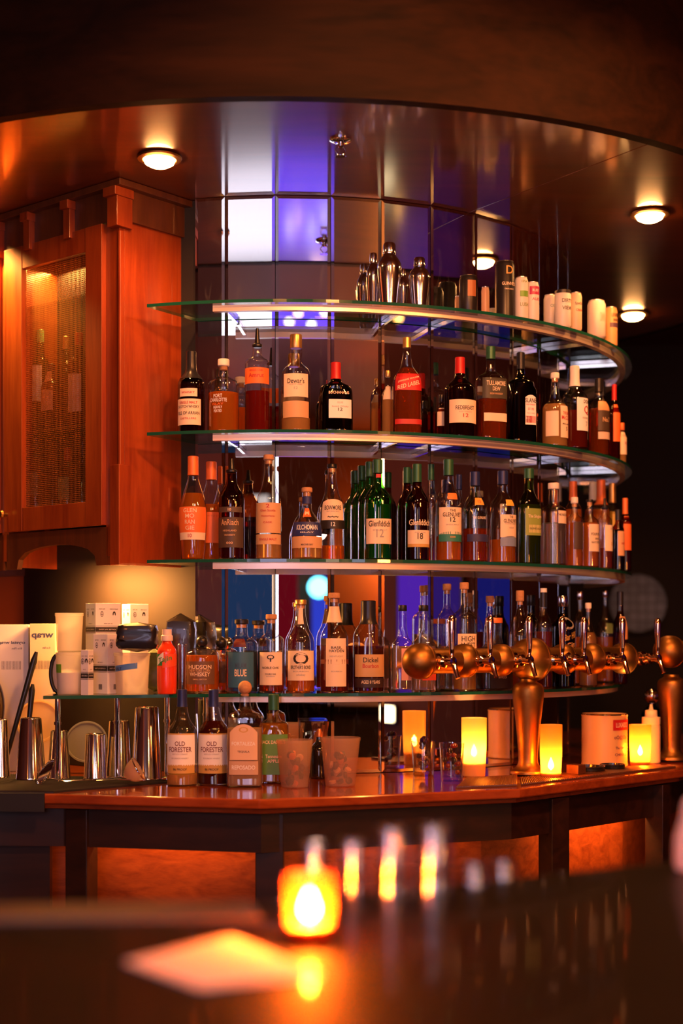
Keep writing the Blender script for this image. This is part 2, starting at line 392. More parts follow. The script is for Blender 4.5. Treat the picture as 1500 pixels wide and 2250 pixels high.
# ------------------------------------------------------------ wall cabinet on the left
CZ = E + .246
t = empty('wall_cabinet', (-.75, 4.81, CZ), math.atan2(-.64, .77), 'red-brown wooden wall cabinet with wire mesh doors and corner blocks, hung by the mirrors', 'cabinet')
CABT = t; H = 1.294 - .001
make('side_panel', G().box((-.010, .19, H/2), (.020, .336, H)), M_CAB, t, smooth=False, bevel=.001)
make('side_panel', G().box((-1.25, .19, H/2), (.020, .336, H)), M_CAB, t, smooth=False)
make('partition', G().box((-.62, .19, H/2), (.020, .33, H-.02)), M_CAB, t, smooth=False)
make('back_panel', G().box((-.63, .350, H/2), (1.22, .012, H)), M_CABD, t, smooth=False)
make('bottom_panel', G().box((-.63, .18, .125), (1.22, .33, .016)), M_CAB, t, smooth=False)
for x0, x1 in ((-.069, 0), (-.645, -.607), (-1.26, -1.19)):
    make('face_stile', G().box(((x0+x1)/2, .011, .66), (x1-x0, .022, 1.26)), M_CAB, t, smooth=False, bevel=.0015)
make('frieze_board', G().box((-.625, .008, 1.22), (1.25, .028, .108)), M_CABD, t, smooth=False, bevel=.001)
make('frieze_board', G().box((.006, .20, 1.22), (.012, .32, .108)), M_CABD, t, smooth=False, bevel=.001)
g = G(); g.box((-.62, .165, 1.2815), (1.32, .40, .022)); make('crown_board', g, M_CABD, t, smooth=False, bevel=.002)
for x in (-.008, -.243, -.465, -.64, -.86, -1.08):
    g = G(); g.box((x, -.012 if x < -.1 else .008, 1.205), (.034 if x < -.1 else .05, .036 if x < -.1 else .07, .13)); g.box((x, -.018 if x < -.1 else .002, 1.255), (.042 if x < -.1 else .062, .05 if x < -.1 else .085, .03))
    make('corner_block' if x > -.1 else 'frieze_block', g, M_CAB, t, smooth=False, bevel=.0015)
make('frieze_block', G().box((.012, .338, 1.195), (.03, .034, .14)), M_CAB, t, smooth=False, bevel=.0015)
make('corner_block', G().box((-.014, .014, .168), (.046, .05, .34)), M_CAB, t, smooth=False, bevel=.002)
make('corner_strip', G().box((.001, .006, .73), (.012, .022, .80)), M_CAB, t, smooth=False, bevel=.004)
for xa, xb in ((-.607, -.069), (-1.19, -.645)):
    # apron with an arch, and the board behind it
    pts = [(xa-.01, .13), (xa-.01, 0), (xa+.05, 0)]
    for k in range(13):
        a = k/12; pts.append((xa+.06+(xb-xa-.12)*a, .035+.045*math.sin(PI*min(1, max(0, a)))**.5))
    pts += [(xb-.05, 0), (xb+.01, 0), (xb+.01, .13)]
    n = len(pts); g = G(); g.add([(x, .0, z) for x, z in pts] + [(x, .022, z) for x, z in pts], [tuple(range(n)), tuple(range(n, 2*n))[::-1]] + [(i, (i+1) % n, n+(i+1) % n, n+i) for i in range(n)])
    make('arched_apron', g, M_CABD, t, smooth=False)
    # door
    d = empty('door', (0, 0, 0)); d.parent = t
    zb, zt = .136, 1.162; oz0, oz1 = .22, 1.08; ox0, ox1 = xa+.103, xb-.085
    for nm, c, s in (('stile', ((xa+ox0)/2, -.008, (zb+zt)/2), (ox0-xa, .024, zt-zb)), ('stile', ((xb+ox1)/2, -.008, (zb+zt)/2), (xb-ox1, .024, zt-zb)),
                     ('rail', ((ox0+ox1)/2, -.007, (zb+oz0)/2), (ox1-ox0, .022, oz0-zb)), ('rail', ((ox0+ox1)/2, -.007, (oz1+zt)/2), (ox1-ox0, .022, zt-oz1))):
        make(nm, G().box(c, s), M_CAB, d, smooth=False, bevel=.0015)
    g = G(); sp = .0068; n = int((ox1-ox0)/sp)
    for k in range(n+1):
        x = ox0 + (ox1-ox0)*k/n; g.box((x, 0, (oz0+oz1)/2), (.0015, .0015, oz1-oz0))
    n = int((oz1-oz0)/sp)
    for k in range(n+1):
        z = oz0 + (oz1-oz0)*k/n; g.box(((ox0+ox1)/2, .001, z), (ox1-ox0, .0015, .0015))
    make('wire_mesh', g, pbr('brass_wire', (.65, .30, .09), .4, 1.0), d, smooth=False, fix=False)
    kx = xa+.02
    M = Matrix.Rotation(PI/2, 3, 'X')
    make('knob', G().lathe([(.005, .0), (.005, .014), (.011, .018), (.013, .025), (.010, .032), (.001, .034)], 20, (kx, -.020, .20), M=M), M_BRASS, d)
    for z in (.955, .50):
        make('inner_shelf', G().box(((xa+xb)/2, .185, z), (xb-xa+.03, .29, .008)), M_SHELFG if z > .9 else M_CABD, t, smooth=False)
# light bar inside the cabinet, seen above the glass shelf
make('light_strip', G().box((-.40, .31, 1.12), (.34, .012, .010)), glow('cabinet_lamp_glow', (1, .5, .12), 2.2), t, smooth=False)

# ------------------------------------------------------------ wall behind the cabinet, pale panel and counter
def cab(u, v): return (-.75 - .77*u + .64*v, 4.81 + .64*u + .77*v)
g = G(); g.prism([cab(0, .362), cab(1.75, .362), cab(1.75, .42), cab(0, .42)], CT+.002, SZ-.002)
struct('wall_side', g, pbr('bar_back_wall_paint', (.30, .06, .015), .4, noise=.2, nscale=3), smooth=False)  # plain brown stands in for what a mirror wall reflects
g = G(); g.prism([cab(.0, .350), cab(.37, .350), cab(.37, .3618), cab(.0, .3618)], CT+.001, CZ-.001)
tag(make('trim_2', g, M_LITWOOD, smooth=False), kind='structure')
tag(make('trim_3', G().prism([cab(.365, .34), cab(.385, .34), cab(.385, .3618), cab(.365, .3618)], CT+.001, CZ-.001), M_CABD, smooth=False), kind='structure')

cpoly = [(-2.2, 4.50), (-1.75, 4.36), (-.87, 4.32), (-.24, 4.18), (.56, 4.47), (1.24, 5.14), (1.70, 6.1), (1.7, 7.0), (.6, 7.9), (-1.0, 7.6), (-2.2, 6.3)]
def inset(poly, k): return [(CX + (x-CX)*(1-k/math.hypot(x-CX, y-CY)), CY + (y-CY)*(1-k/math.hypot(x-CX, y-CY))) for x, y in poly]
t = empty('back_counter', (0.1, 5.0, 0), 0, 'dark wooden back bar counter with glossy red-brown top under the glass shelves', 'counter')
def loc(g, o=t):
    g.v = [(x-.1, y-5.0, z) for x, y, z in g.v]; return g
make('counter_top', loc(G().prism(cpoly, CT-.030, CT)), M_COUNTER, t, smooth=False, bevel=.005)
make('moulding', loc(G().prism(inset(cpoly, .022), CT-.046, CT-.030)), M_COUNTER, t, smooth=False, bevel=.003)
g = G(); a, b = inset(cpoly, .05), inset(cpoly, .085); n = len(a)
for i in range(n):
    j = (i+1) % n
    g.prism([a[i], a[j], b[j], b[i]], CT-.165, CT-.046)
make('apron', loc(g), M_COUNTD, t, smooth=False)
make('base_panel', loc(G().prism(inset(cpoly, .24), .004, CT-.047)), M_PANEL, t, smooth=False)
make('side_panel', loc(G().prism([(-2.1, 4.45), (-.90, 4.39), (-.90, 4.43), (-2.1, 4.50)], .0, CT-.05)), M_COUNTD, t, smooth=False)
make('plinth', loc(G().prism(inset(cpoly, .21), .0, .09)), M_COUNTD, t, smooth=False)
for (lx, ly), wd in (((-.80, 4.37), .075), ((-.215, 4.275), .085), ((.70, 4.68), .075), ((1.135, 5.10), .06), ((-1.55, 4.45), .075)):
    ang = math.atan2(lx-CX, CY-ly)
    g = G(); g.box((lx, ly+.01, (CT-.05)/2), (wd, .07, CT-.05), rz=ang)
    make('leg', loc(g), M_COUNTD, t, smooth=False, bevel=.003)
for (x, y), ang, pw in (((-.53, 4.40), 8, .9), ((.18, 4.44), -20, .9), ((.95, 5.02), -45, 1.9), ((1.40, 5.6), -60, 1.2)):
    light('counter_light', 'AREA', (x, y, CT-.10), pw, (1, .36, .08), .5, rot=(0.12, 0, math.radians(-ang)), size_y=.03)

# mats on the back counter
def mat_on(poly, name, label, h=.008, rib=None, m=M_RUBBER):
    cx = sum(p[0] for p in poly)/len(poly); cy_ = sum(p[1] for p in poly)/len(poly)
    o = empty(name, (cx, cy_, CT), 0, label, 'bar mat')
    make('mat_sheet', G().prism([(x-cx, y-cy_) for x, y in poly], .0005, h*.6), m, o, smooth=False)
    g = G(); (x0, y0), (x1, y1), (x2, y2), (x3, y3) = poly
    n = rib
    for k in range(n):
        a = (k+.5)/n
        xa, ya = x0+(x1-x0)*a-cx, y0+(y1-y0)*a-cy_; xb, yb = x3+(x2-x3)*a-cx, y3+(y2-y3)*a-cy_
        g.tube([(xa, ya, h*.7), (xb, yb, h*.7)], .0022, 5)
    make('ribs', g, m, o, smooth=False)
    return o
p0, p1, p2, p3 = P(-60, 1740, 4.36), P(118, 1740, 4.35), P(395, 1706, 4.68), P(-60, 1700, 4.95)
o = mat_on([(p0.x, p0.y), (p1.x, p1.y), (p2.x, p2.y), (p3.x, p3.y)], 'bar_mat', 'black ribbed rubber mat under the upturned steel tins', rib=90)
mx_, my_ = o.location.x, o.location.y
make('front_flap', G().prism([(x-mx_, y-my_) for x, y in ((-1.60, 4.350), (-.90, 4.3175), (-.90, 4.307), (-1.60, 4.340))], -.052, .004), M_RUBBER, o, smooth=False)
p0, p1, p2, p3 = (.30, 4.44), (.56, 4.53), (.70, 4.83), (.42, 4.70)
M_MAT2 = pbr('brown_mat', (.10, .035, .015), .35)
mat_on([(.36, 4.47), (.56, 4.545), (.60, 4.86), (.42, 4.77)], 'bar_mat', 'brown ribbed mat by the glowing tall candle', rib=40, m=M_MAT2)
mat_on([(.575, 4.56), (1.22, 5.19), (1.13, 5.26), (.60, 4.78)], 'bar_mat', 'long brown ribbed mat under the brass tap tower', rib=90, m=M_MAT2)

# ------------------------------------------------------------ near bar
BZ = E - .36
bpoly = [(-1.9, 1.82), (-.12, 1.92), (.55, 2.30), (1.5, 3.05), (1.9, .9), (1.2, .25), (-1.9, .25)]
t = empty('bar_counter', (0, 1.2, 0), 0, 'dark glossy wooden bar top in the blurred foreground', 'bar')
def lb(g): g.v = [(x, y-1.2, z) for x, y, z in g.v]; return g
make('bar_top', lb(G().prism(bpoly, BZ-.045, BZ)), M_BAR, t, smooth=False, bevel=.006)
make('body', lb(G().prism([(x*.9, 1.2+(y-1.2)*.8) for x, y in bpoly], .0, BZ-.046)), M_COUNTD, t, smooth=False)
M_LEDGE = pbr('ledge_metal', (.13, .09, .06), .35, .6)
make('rail_strip', lb(G().prism([(-1.9, 1.71), (-.10, 1.80), (-.12, 1.91), (-1.9, 1.81)], BZ+.0003, BZ+.006)), M_LEDGE, t, smooth=False, bevel=.002)
# ------------------------------------------------------------ lettering, labels and bottles
TEXTS = {}
def text_mesh(s, bold=.012):
    """unit-height flat lettering as (vertices, faces, width, height)"""
    key = (s, bold)
    if key not in TEXTS:
        c = bpy.data.curves.new('lettering_curve', 'FONT'); c.body = s; c.size = 1; c.offset = bold; c.resolution_u = 3; c.align_x = 'CENTER'
        o = bpy.data.objects.new('lettering_curve', c); me = bpy.data.meshes.new_from_object(o)
        v = [(p.co.x, p.co.y) for p in me.vertices]; f = [tuple(q.vertices) for q in me.polygons]
        bpy.data.objects.remove(o); bpy.data.meshes.remove(me)
        x0 = min(p[0] for p in v); x1 = max(p[0] for p in v); y0 = min(p[1] for p in v); y1 = max(p[1] for p in v)
        TEXTS[key] = ([(p[0]-(x0+x1)/2, p[1]-(y0+y1)/2) for p in v], f, x1-x0, y1-y0)
    return TEXTS[key]
def flat_text(s, w, h, x, z, slant=0.0, bold=.012, mirror=False):
    v, f, tw, th = text_mesh(s, bold)
    sx = w/tw; sy = h/th if h else sx
    if mirror: sx = -sx
    return [(x+p[0]*sx, z+p[1]*sy+p[0]*sx*slant) for p in v], f
def smooth_prof(p, it=2):
    for _ in range(it):
        q = [p[0]]
        for i in range(len(p)-1):
            a, b = p[i], p[i+1]
            if i > 0: q.append((a[0]*.75+b[0]*.25, a[1]*.75+b[1]*.25))
            if i < len(p)-2: q.append((a[0]*.25+b[0]*.75, a[1]*.25+b[1]*.75))
        q.append(p[-1]); p = q
    return p
def rad(prof, z):
    for i in range(len(prof)-1):
        (r0, z0), (r1, z1) = prof[i], prof[i+1]
        if z0 <= z <= z1: return r0 + (r1-r0)*((z-z0)/(z1-z0) if z1 > z0 else 0)
    return prof[-1][0]
def front(x, R, n, ky):
    q = min(1.0, abs(x)/R); return -R*ky*max(0.0, 1-q**n)**(1/n)
SHAPES = {
 'std':   lambda n: [(.88,0),(1,.012),(1,.03),(1,.56),(.97,.64),(n*1.5,.72),(n,.77),(n,1)],
 'hi':    lambda n: [(.88,0),(1,.012),(1,.03),(1,.64),(.94,.70),(n*1.4,.75),(n,.78),(n,1)],
 'sharp': lambda n: [(.92,0),(1,.01),(1,.03),(1,.66),(.97,.69),(n*1.25,.725),(n,.75),(n,1)],
 'slope': lambda n: [(.76,0),(.80,.02),(.86,.1),(1,.40),(1,.48),(.80,.60),(n*1.25,.74),(n,.80),(n,1)],
 'cone':  lambda n: [(.88,0),(1,.015),(1,.05),(1,.50),(.93,.57),(.55,.61),(.42,.68),(n,.92),(n,1)],
 'bell':  lambda n: [(.92,0),(1,.02),(1,.06),(1,.36),(.90,.52),(n*1.3,.67),(n,.72),(n,1)],
 'squat': lambda n: [(.90,0),(1,.02),(1,.06),(1,.56),(.90,.66),(n*1.4,.71),(n,.76),(n,1)],
 'box':   lambda n: [(.93,0),(1,.02),(1,.05),(1,.60),(.96,.68),(n*1.3,.72),(n,.77),(n,1)],
 'bulge': lambda n: [(.88,0),(1,.012),(1,.03),(1,.56),(.95,.64),(n*1.25,.71),(n*1.1,.74),(n*1.45,.80),(n*1.4,.85),(n,.92),(n,1)],
 'long':  lambda n: [(.85,0),(1,.012),(1,.03),(1,.50),(.92,.60),(n*1.7,.68),(n*1.15,.80),(n,.86),(n,1)],
 'drum':  lambda n: [(.9,0),(1,.02),(1,.06),(1,.62),(.86,.74),(n*1.2,.79),(n,.82),(n,1)],
}
CUR = [0]
def liq(c, body=.3): return liquid('spirit_%02x%02x%02x' % tuple(int(255*q) for q in c), c, min(.9, body*1.2))
AMB = (1.0, .34, .03); DAMB = (.72, .13, .01); RED = (.40, .02, .01); PALE = (1.0, .60, .22); CLR = (.96, .95, .93)
def bottle(base_z, x, y, yaw, a, h, d, spec, label, group=None, kind='whiskey_bottle', category='bottle'):
    """spec: shape, nr, n, ky, glass, liq, fill(z), cap(type, colour, z), labels [(z0, z1, half angle, colour, texts)], z in metres"""
    t = empty(kind, (x, y, base_z + .0006), yaw, label, category, group)
    n = spec.get('n', 2.0); ky = spec.get('ky', 1.0); nr = spec['nr']
    ct, cc, cz = spec['cap']
    body_top = h*.985 if ct in ('pour', 'cork', 'ball') else h - .006
    prof = smooth_prof([(r*a, z*h) for r, z in SHAPES[spec['shape']](nr)])
    prof = [q for q in prof if q[1] < cz] + [(rad(prof, cz), cz)]
    neckn = (lambda z: 2.0 if z > prof[-1][1]*.76 else n) if n != 2.0 else 2.0
    kyf = (lambda z: 1.0 if z > h*.74 else (ky if z < h*.62 else ky + (1-ky)*(z-h*.62)/(h*.12))) if ky != 1.0 else 1.0
    make('glass_body', G().lathe(prof, 32, n=neckn, ky=kyf), spec['glass'], t)
    if spec.get('liq'):
        fl = spec['fill']; lp = [(max(r-.0022, r*.9), max(z, .006)) for r, z in prof if z < fl]
        if lp and len(lp) > 2:
            lp.append((rad(prof, fl)-.0022, fl)); lp.append((.0005, fl+.0002))
            make('liquid', G().lathe(lp, 32, n=neckn, ky=kyf), spec['liq'], t)
    nrr = rad(prof, cz)
    if ct == 'cap':
        make('cap', G().lathe([(nrr+.0004, cz-.002), (nrr+.0014, cz), (nrr*1.0+.0012, h-.004), (nrr*.98+.0005, h), (.001, h)], 24), cc, t)
    elif ct == 'foil':
        pr = [(rad(smooth_prof([(r*a, z*h) for r, z in SHAPES[spec['shape']](nr)]), z)+.0010, z) for z in [cz+(h-cz)*k/8 for k in range(9)]]
        make('foil_capsule', G().lathe(pr[:-1]+[(pr[-1][0], h-.002), (pr[-1][0]-.002, h), (.001, h)], 24), cc, t)
    elif ct == 'cork':
        make('cork', G().lathe([(nrr*.82, cz-.012), (nrr*.85, cz+.001)], 20), M_CORK, t)
        make('stopper', G().lathe([(nrr*1.05, cz+.0005), (nrr*1.22, cz+.003), (nrr*1.22, h-.003), (nrr*1.1, h), (.001, h)], 24), cc, t)
    elif ct == 'pour':
        make('pourer', G().lathe([(nrr*.9, cz-.004), (nrr*1.15, cz), (nrr*1.15, cz+.006), (nrr*.62, cz+.011), (nrr*.5, (cz+h)/2), (nrr*.34, h)], 16), cc, t)
    elif ct == 'ball':
        r = (h-cz)/2; make('stopper', G().lathe([(nrr*.7, cz-.006), (nrr*.8, cz)]+[(max(.0008, r*math.cos(q)), cz+r+r*math.sin(q)) for q in [(-1.2+2.7*k/10) for k in range(11)]], 24), cc, t)
    for lb_ in spec.get('labels', ()):
        z0, z1, ha, colr, texts = lb_[:5]; off = lb_[5] if len(lb_) > 5 else 0.0; arch = lb_[6] if len(lb_) > 6 else 0
        ha = math.radians(ha)
        par = t
        if colr is not None:
            g = G(); vs_ = []; nx = 14; nz = 4
            for j in range(nz+1):
                for i in range(nx+1):
                    u = -1+2*i/nx; zz = z0 + (z1-z0)*j/nz
                    if arch and j == nz: zz = z1 - arch*(abs(u)**2.2)
                    R = rad(prof, zz)+.0007
                    an = ha*u + off; xx = R*math.sin(an) if n == 2 else R*max(-.93, min(.93, an))
                    vs_.append((xx, front(xx, R, n, ky), zz))
            g.add(vs_, [(j*(nx+1)+i, j*(nx+1)+i+1, (j+1)*(nx+1)+i+1, (j+1)*(nx+1)+i) for j in range(nz) for i in range(nx)])
            par = make('label', g, flat(colr, .5) if isinstance(colr, tuple) else colr, t, fix=False)
        bycol = {}
        for tx in texts:
            s, zc, wm, hm, tc = tx[:5]; sl = tx[5] if len(tx) > 5 else 0.0
            v, f = flat_text(s, wm, hm, 0, zc, sl)
            R0 = rad(prof, zc)
            vs_ = []
            for px_, pz in v:
                an = px_/R0 + off; R = rad(prof, max(0.001, min(pz, prof[-1][1])))+.0014
                xx = R*math.sin(an) if n == 2 else R*max(-.97, min(.97, an))
                vs_.append((xx, front(xx, R, n, ky), pz))
            bycol.setdefault(tc, G()).add(vs_, f)
        for tc, g in bycol.items(): make('lettering', g, flat(tc, .5), par, smooth=False, fix=False)
    return t
def B(shelf, x0, x1, ytop, r, shape, nr, glass, lq, fy, cap, labels, text, n=2.0, ky=1.0, face=None, group=None, kind='whiskey_bottle', at_d=None, zs=None, category='bottle'):
    """shelf number, edges x0 and x1, top row, distance from the drum axis; label and fill rows in photo pixels"""
    px = (x0+x1)/2
    if at_d: y = at_d; x = (px-750)/F*y; th = math.degrees(math.atan2(x-CX, CY-y))
    else: x, y, th = at(px, r)
    z = SH[shelf] if zs is None else zs
    a = (x1-x0)/2/F*y
    Z = lambda py: zp(py, y) - z
    m = y/F
    yaw = math.radians(th*.62 if face is None else face)
    L = []
    for lb_ in labels:
        ya, yb, ha, c, tx = lb_[:5]
        L.append((Z(yb), Z(ya), ha, c, [(q[0], Z(q[1]), q[2]*m, (q[3]*m if q[3] else None), q[4]) + tuple(q[5:]) for q in tx]) + (() if len(lb_) < 6 else (math.radians(lb_[5]),)) + (() if len(lb_) < 7 else (lb_[6]*m,)))
    h = Z(ytop)
    spec = dict(shape=shape, nr=nr, n=n, ky=ky, glass=glass, liq=lq, fill=Z(fy) if fy else 0, cap=(cap[0], cap[1], Z(cap[2])), labels=L)
    return bottle(z, x, y, yaw, a, h, y, spec, text, group, kind, category)
K = (.02, .015, .012); W = (.82, .80, .77); CR = (.80, .62, .44); TAN = (.62, .36, .18); DRED = (.45, .02, .02); GOLD = (.55, .32, .08); NAVY = (.02, .03, .14); GRN = (.03, .22, .13); GREY = (.35, .32, .30); ORG = (.80, .16, .03)
BLK = M_BLACK; FOILO = pbr('orange_foil', (.85, .20, .05), .35, .2); FOILR = pbr('red_foil', (.55, .02, .02), .35, .2); FOILG = pbr('green_foil', (.03, .12, .06), .35, .3)
FOILGO = pbr('gold_foil', (.75, .45, .14), .3, .8); FOILK = pbr('black_foil', (.02, .02, .025), .3, .2); CAPW = flat((.78, .72, .66), .4); FOILN = pbr('navy_foil', (.02, .03, .12), .35, .2)
DG = M_BROWNG; CG = M_CLEAR
# ---- second shelf
S2 = 'bottles on the second shelf'; S3 = 'bottles on the third shelf'; S4 = 'bottles on the lowest shelf'
B(1, 390, 450, 773, 1.33, 'std', .36, DG, liq((.05,.012,.004),.6), 870, ('foil', FOILK, 835), [(858, 876, 40, CR, [('WHISKY', 867, 30, 5, DRED)]), (881, 938, 58, CR, [('SINGLE MALT', 889, 42, 6, DRED), ('SCOTCH WHISKY', 898, 50, 6, K), ('ISLE OF ARRAN', 912, 52, 7, K), ('DISTILLERS', 924, 36, 4, DRED)])],
  'near-black whisky bottle with two ragged cream labels', group=S2)
B(1, 457, 525, 790, 1.335, 'hi', .31, CG, liq(AMB, .3), 865, ('cork', CAPW, 806), [(0, 0, 10, None, [('PORT', 875, 20, 8, W), ('CHARLOTTE', 884, 40, 8, W), ('ISLAY', 893, 26, 5, ORG), ('HEAVILY', 900, 20, 6, W), ('PEATED', 908, 18, 6, W)], -12)],
  'amber bottle with pale wooden stopper and blocky white lettering on the glass', group=S2)
B(1, 538, 592, 722, 1.33, 'sharp', .36, CG, liq(RED, .35), 862, ('pour', BLK, 762), [(812, 847, 75, ORG, [('SINGLE CASK', 818, 30, 4, DRED), ('Amrut', 829, 34, 9, DRED)])],
  'tall cylinder bottle with black pourer, orange label and dark red spirit', group=S2)
B(1, 618, 682, 736, 1.33, 'bulge', .30, CG, liq(PALE, .35), 920, ('cap', FOILGO, 765), [(826, 877, 55, CR, [("Dewar's", 842, 38, 11, K), ('WHITE LABEL', 850, 30, 3, GREY), ('12', 858, 8, 6, GREY)]), (886, 922, 60, TAN, [])],
  'clear bulb-necked bottle with gold cap and white label over a tan one', group=S2)
B(1, 700, 775, 797, 1.335, 'squat', .28, thin_glass('dark_green_bottle_glass', (.03, .09, .025), .3, 1.1), liq((.03,.05,.015),.6), 860, ('foil', FOILR, 834), [(881, 922, 38, W, [('DELUXE', 888, 12, 4, GREY), ('Scotch Whisky', 897, 36, 5, GREY), ('12', 903, 10, 7, K)], 12), (0, 0, 10, None, [('BUCHANANS', 866, 44, 6, CR)], 8)],
  'squat dark green bottle with red capsule and small white label', group=S2, n=2.6, ky=.6)
B(1, 862, 925, 742, 1.33, 'long', .27, CG, liq(DAMB, .18), 810, ('foil', FOILGO, 765), [(825, 862, 85, (.50, .01, .015), [('JOHNNIE WALKER', 838, 46, 5, CR, .28), ('RED LABEL', 850, 48, 9, CR, .28)]), (925, 936, 55, DRED, [])],
  'clear square whisky bottle with slanting red label', n=3.2, ky=.9, face=8, group=S2)
B(1, 975, 1045, 786, 1.335, 'std', .30, DG, liq((.05,.015,.006),.5), 865, ('foil', FOILR, 822), [(883, 934, 62, CR, [('REDBREAST', 901, 44, 9, K), ('IRISH WHISKEY', 910, 30, 3, GREY), ('12', 918, 12, 8, DRED)])],
  'black pot-shaped bottle with red capsule and peach label', group=S2)
B(1, 1045, 1110, 762, 1.34, 'box', .30, CG, liq(DAMB, .3), 880, ('foil', FOILG, 790), [(835, 880, 52, (.05,.045,.03), [('TULLAMORE', 847, 44, 10, CR), ('DEW', 859, 18, 9, CR), ('IRISH WHISKEY', 870, 30, 4, TAN)]), (912, 930, 48, CR, [])],
  'square amber bottle with dark brown upper label and pale strip', n=3.5, ky=.9, face=20, group=S2)
B(1, 1112, 1175, 775, 1.345, 'box', .27, thin_glass('black_bottle_glass', (.02, .012, .01), .5, 1.1), liq((.012,.008,.006),.8), 830, ('foil', FOILK, 812), [(872, 937, 24, W, [('SLANE', 884, 26, 10, K), ('IRISH WHISKEY', 893, 22, 3, DRED), ('EST 1705', 903, 14, 5, DRED), ('TRIPLE CASKED', 912, 20, 3, GREY)], 20, 6), (918, 933, 23, DRED, [], 20)],
  'black square bottle with white and red arched label', n=4, ky=.9, face=18, group=S2)
B(1, 1190, 1247, 820, 1.36, 'cone', .27, CG, liq(PALE, .25), 890, ('cork', CAPW, 833), [(895, 965, 36, CR, [('THE REAL', 911, 24, 7, DRED), ('McCOY', 921, 30, 9, DRED), ('RUM', 935, 26, 3, K), ('5', 945, 5, 8, K)], 25), (907, 962, 30, CR, [], -50)],
  'clear rum bottle with long cone neck and cream label', group=S2, kind='rum_bottle')
B(1, 1233, 1291, 805, 1.385, 'std', .34, CG, liq((.35,.03,.015), .3), 905, ('foil', CAPW, 850), [(878, 950, 50, W, [('DON', 886, 18, 8, K), ('Q', 905, 16, 20, DRED), ('RESERVA', 922, 24, 4, GREY), ('7', 935, 7, 11, GREY)], 20)],
  'rum bottle with white neck sleeve and tall white label marked with a big letter', group=S2, kind='rum_bottle')
B(1, 1292, 1338, 832, 1.372, 'std', .36, CG, liq(DAMB, .25), 900, ('foil', BLK, 862), [(884, 905, 50, (.6,.3,.13), []), (905, 950, 50, (.06,.035,.02), [('No.7', 925, 20, 10, TAN)]), (952, 968, 50, (.6,.45,.35), [])],
  'amber bottle with dark label banded copper above and silver below', group=S2)
B(1, 1303, 1343, 838, 1.30, 'std', .30, DG, liq(DAMB, .3), 880, ('foil', FOILK, 870), [(892, 940, 60, (.7,.4,.2), [])],
  'tall dark bottle with tan label standing behind the copper banded one', group=S2)
B(1, 1336, 1362, 845, 1.385, 'std', .36, DG, liq(DAMB, .3), 890, ('foil', FOILR, 880), [(890, 972, 60, ORG, [])],
  'narrow bottle with long orange label near the shelf end', group=S2)
B(1, 1355, 1376, 930, 1.395, 'sharp', .5, CG, liq(PALE, .4), 960, ('cap', FOILO, 945), [(950, 1000, 70, CR, [('XO', 975, 8, 6, DRED)])],
  'miniature bottle with peach label, last before the dark end of the second shelf', group=S2)
B(1, 955, 985, 868, 1.24, 'std', .33, DG, liq(DAMB, .3), 895, ('cap', BLK, 884), [(898, 938, 60, CR, [])], 'short bottle with plain peach label behind the pot-shaped bottle', group=S2)  # built as a bottle in place of a mirror reflection
B(1, 838, 866, 815, 1.25, 'std', .33, CG, liq(PALE, .3), 870, ('cap', FOILGO, 828), [(850, 880, 60, CR, [])], 'slim pale bottle half hidden behind the square bottle with slanting red label', group=S2)  # solid bottle put in for a mirror image
# ---- third shelf
B(2, 393, 455, 1003, 1.335, 'slope', .36, CG, liq(AMB, .35), 1085, ('foil', FOILO, 1045), [(1116, 1172, 80, ORG, [('GLEN', 1124, 30, 9, CR), ('MO', 1136, 20, 9, CR), ('RAN', 1149, 22, 9, CR), ('GIE', 1162, 20, 9, CR)]), (1172, 1188, 80, CR, [('10', 1179, 8, 8, DRED)])],
  'tall amber bottle with orange capsule and orange label over a cream stripe', group=S3)
B(2, 433, 495, 1015, 1.235, 'slope', .36, CG, liq(AMB, .35), 1110, ('foil', FOILO, 1055), [(1128, 1195, 70, ORG, [])],
  'orange-capped amber bottle standing behind its twin, against the mirror', group=S3)
B(2, 480, 537, 1008, 1.335, 'std', .38, DG, liq(DAMB, .35), 1120, ('pour', BLK, 1038), [(1116, 1128, 60, (.08,.05,.035), [('10', 1122, 7, 6, CR)]), (1139, 1205, 70, (.07,.04,.025), [('AnRiach', 1150, 40, 13, TAN), ('HIGHLAND', 1168, 30, 4, TAN), ('WHISKY', 1178, 24, 4, TAN), ('ooo', 1195, 14, 5, TAN)])],
  'amber bottle with black pourer and dark brown label', group=S3)
B(2, 562, 618, 1000, 1.33, 'long', .34, CG, liq(PALE, .3), 1195, ('cork', M_CORK, 1012), [(1107, 1173, 72, TAN, [('2', 1114, 8, 8, DRED), ('Glen Scotia', 1124, 34, 5, DRED), ('Victoriana', 1136, 30, 4, DRED), ('CASK', 1150, 20, 4, DRED)]), (1176, 1198, 72, TAN, [('SINGLE MALT', 1187, 40, 5, DRED)])],
  'clear bottle with long neck, tan label and amber dregs', group=S3)
B(2, 640, 708, 1072, 1.335, 'bell', .29, CG, liq(PALE, .35), 1188, ('cork', M_CORK, 1083), [(1149, 1180, 70, NAVY, [('KILCHOMAN', 1161, 48, 11, W), ('ISLAY', 1172, 30, 3, W)]), (1181, 1206, 72, TAN, [('MACHIR BAY', 1199, 26, 4, K)]), (1118, 1138, 24, (.70,.14,.03), [('M', 1129, 8, 8, CR)]), (1092, 1108, 80, NAVY, [])],
  'squat bell-shaped bottle with navy band label and orange seal', group=S3)
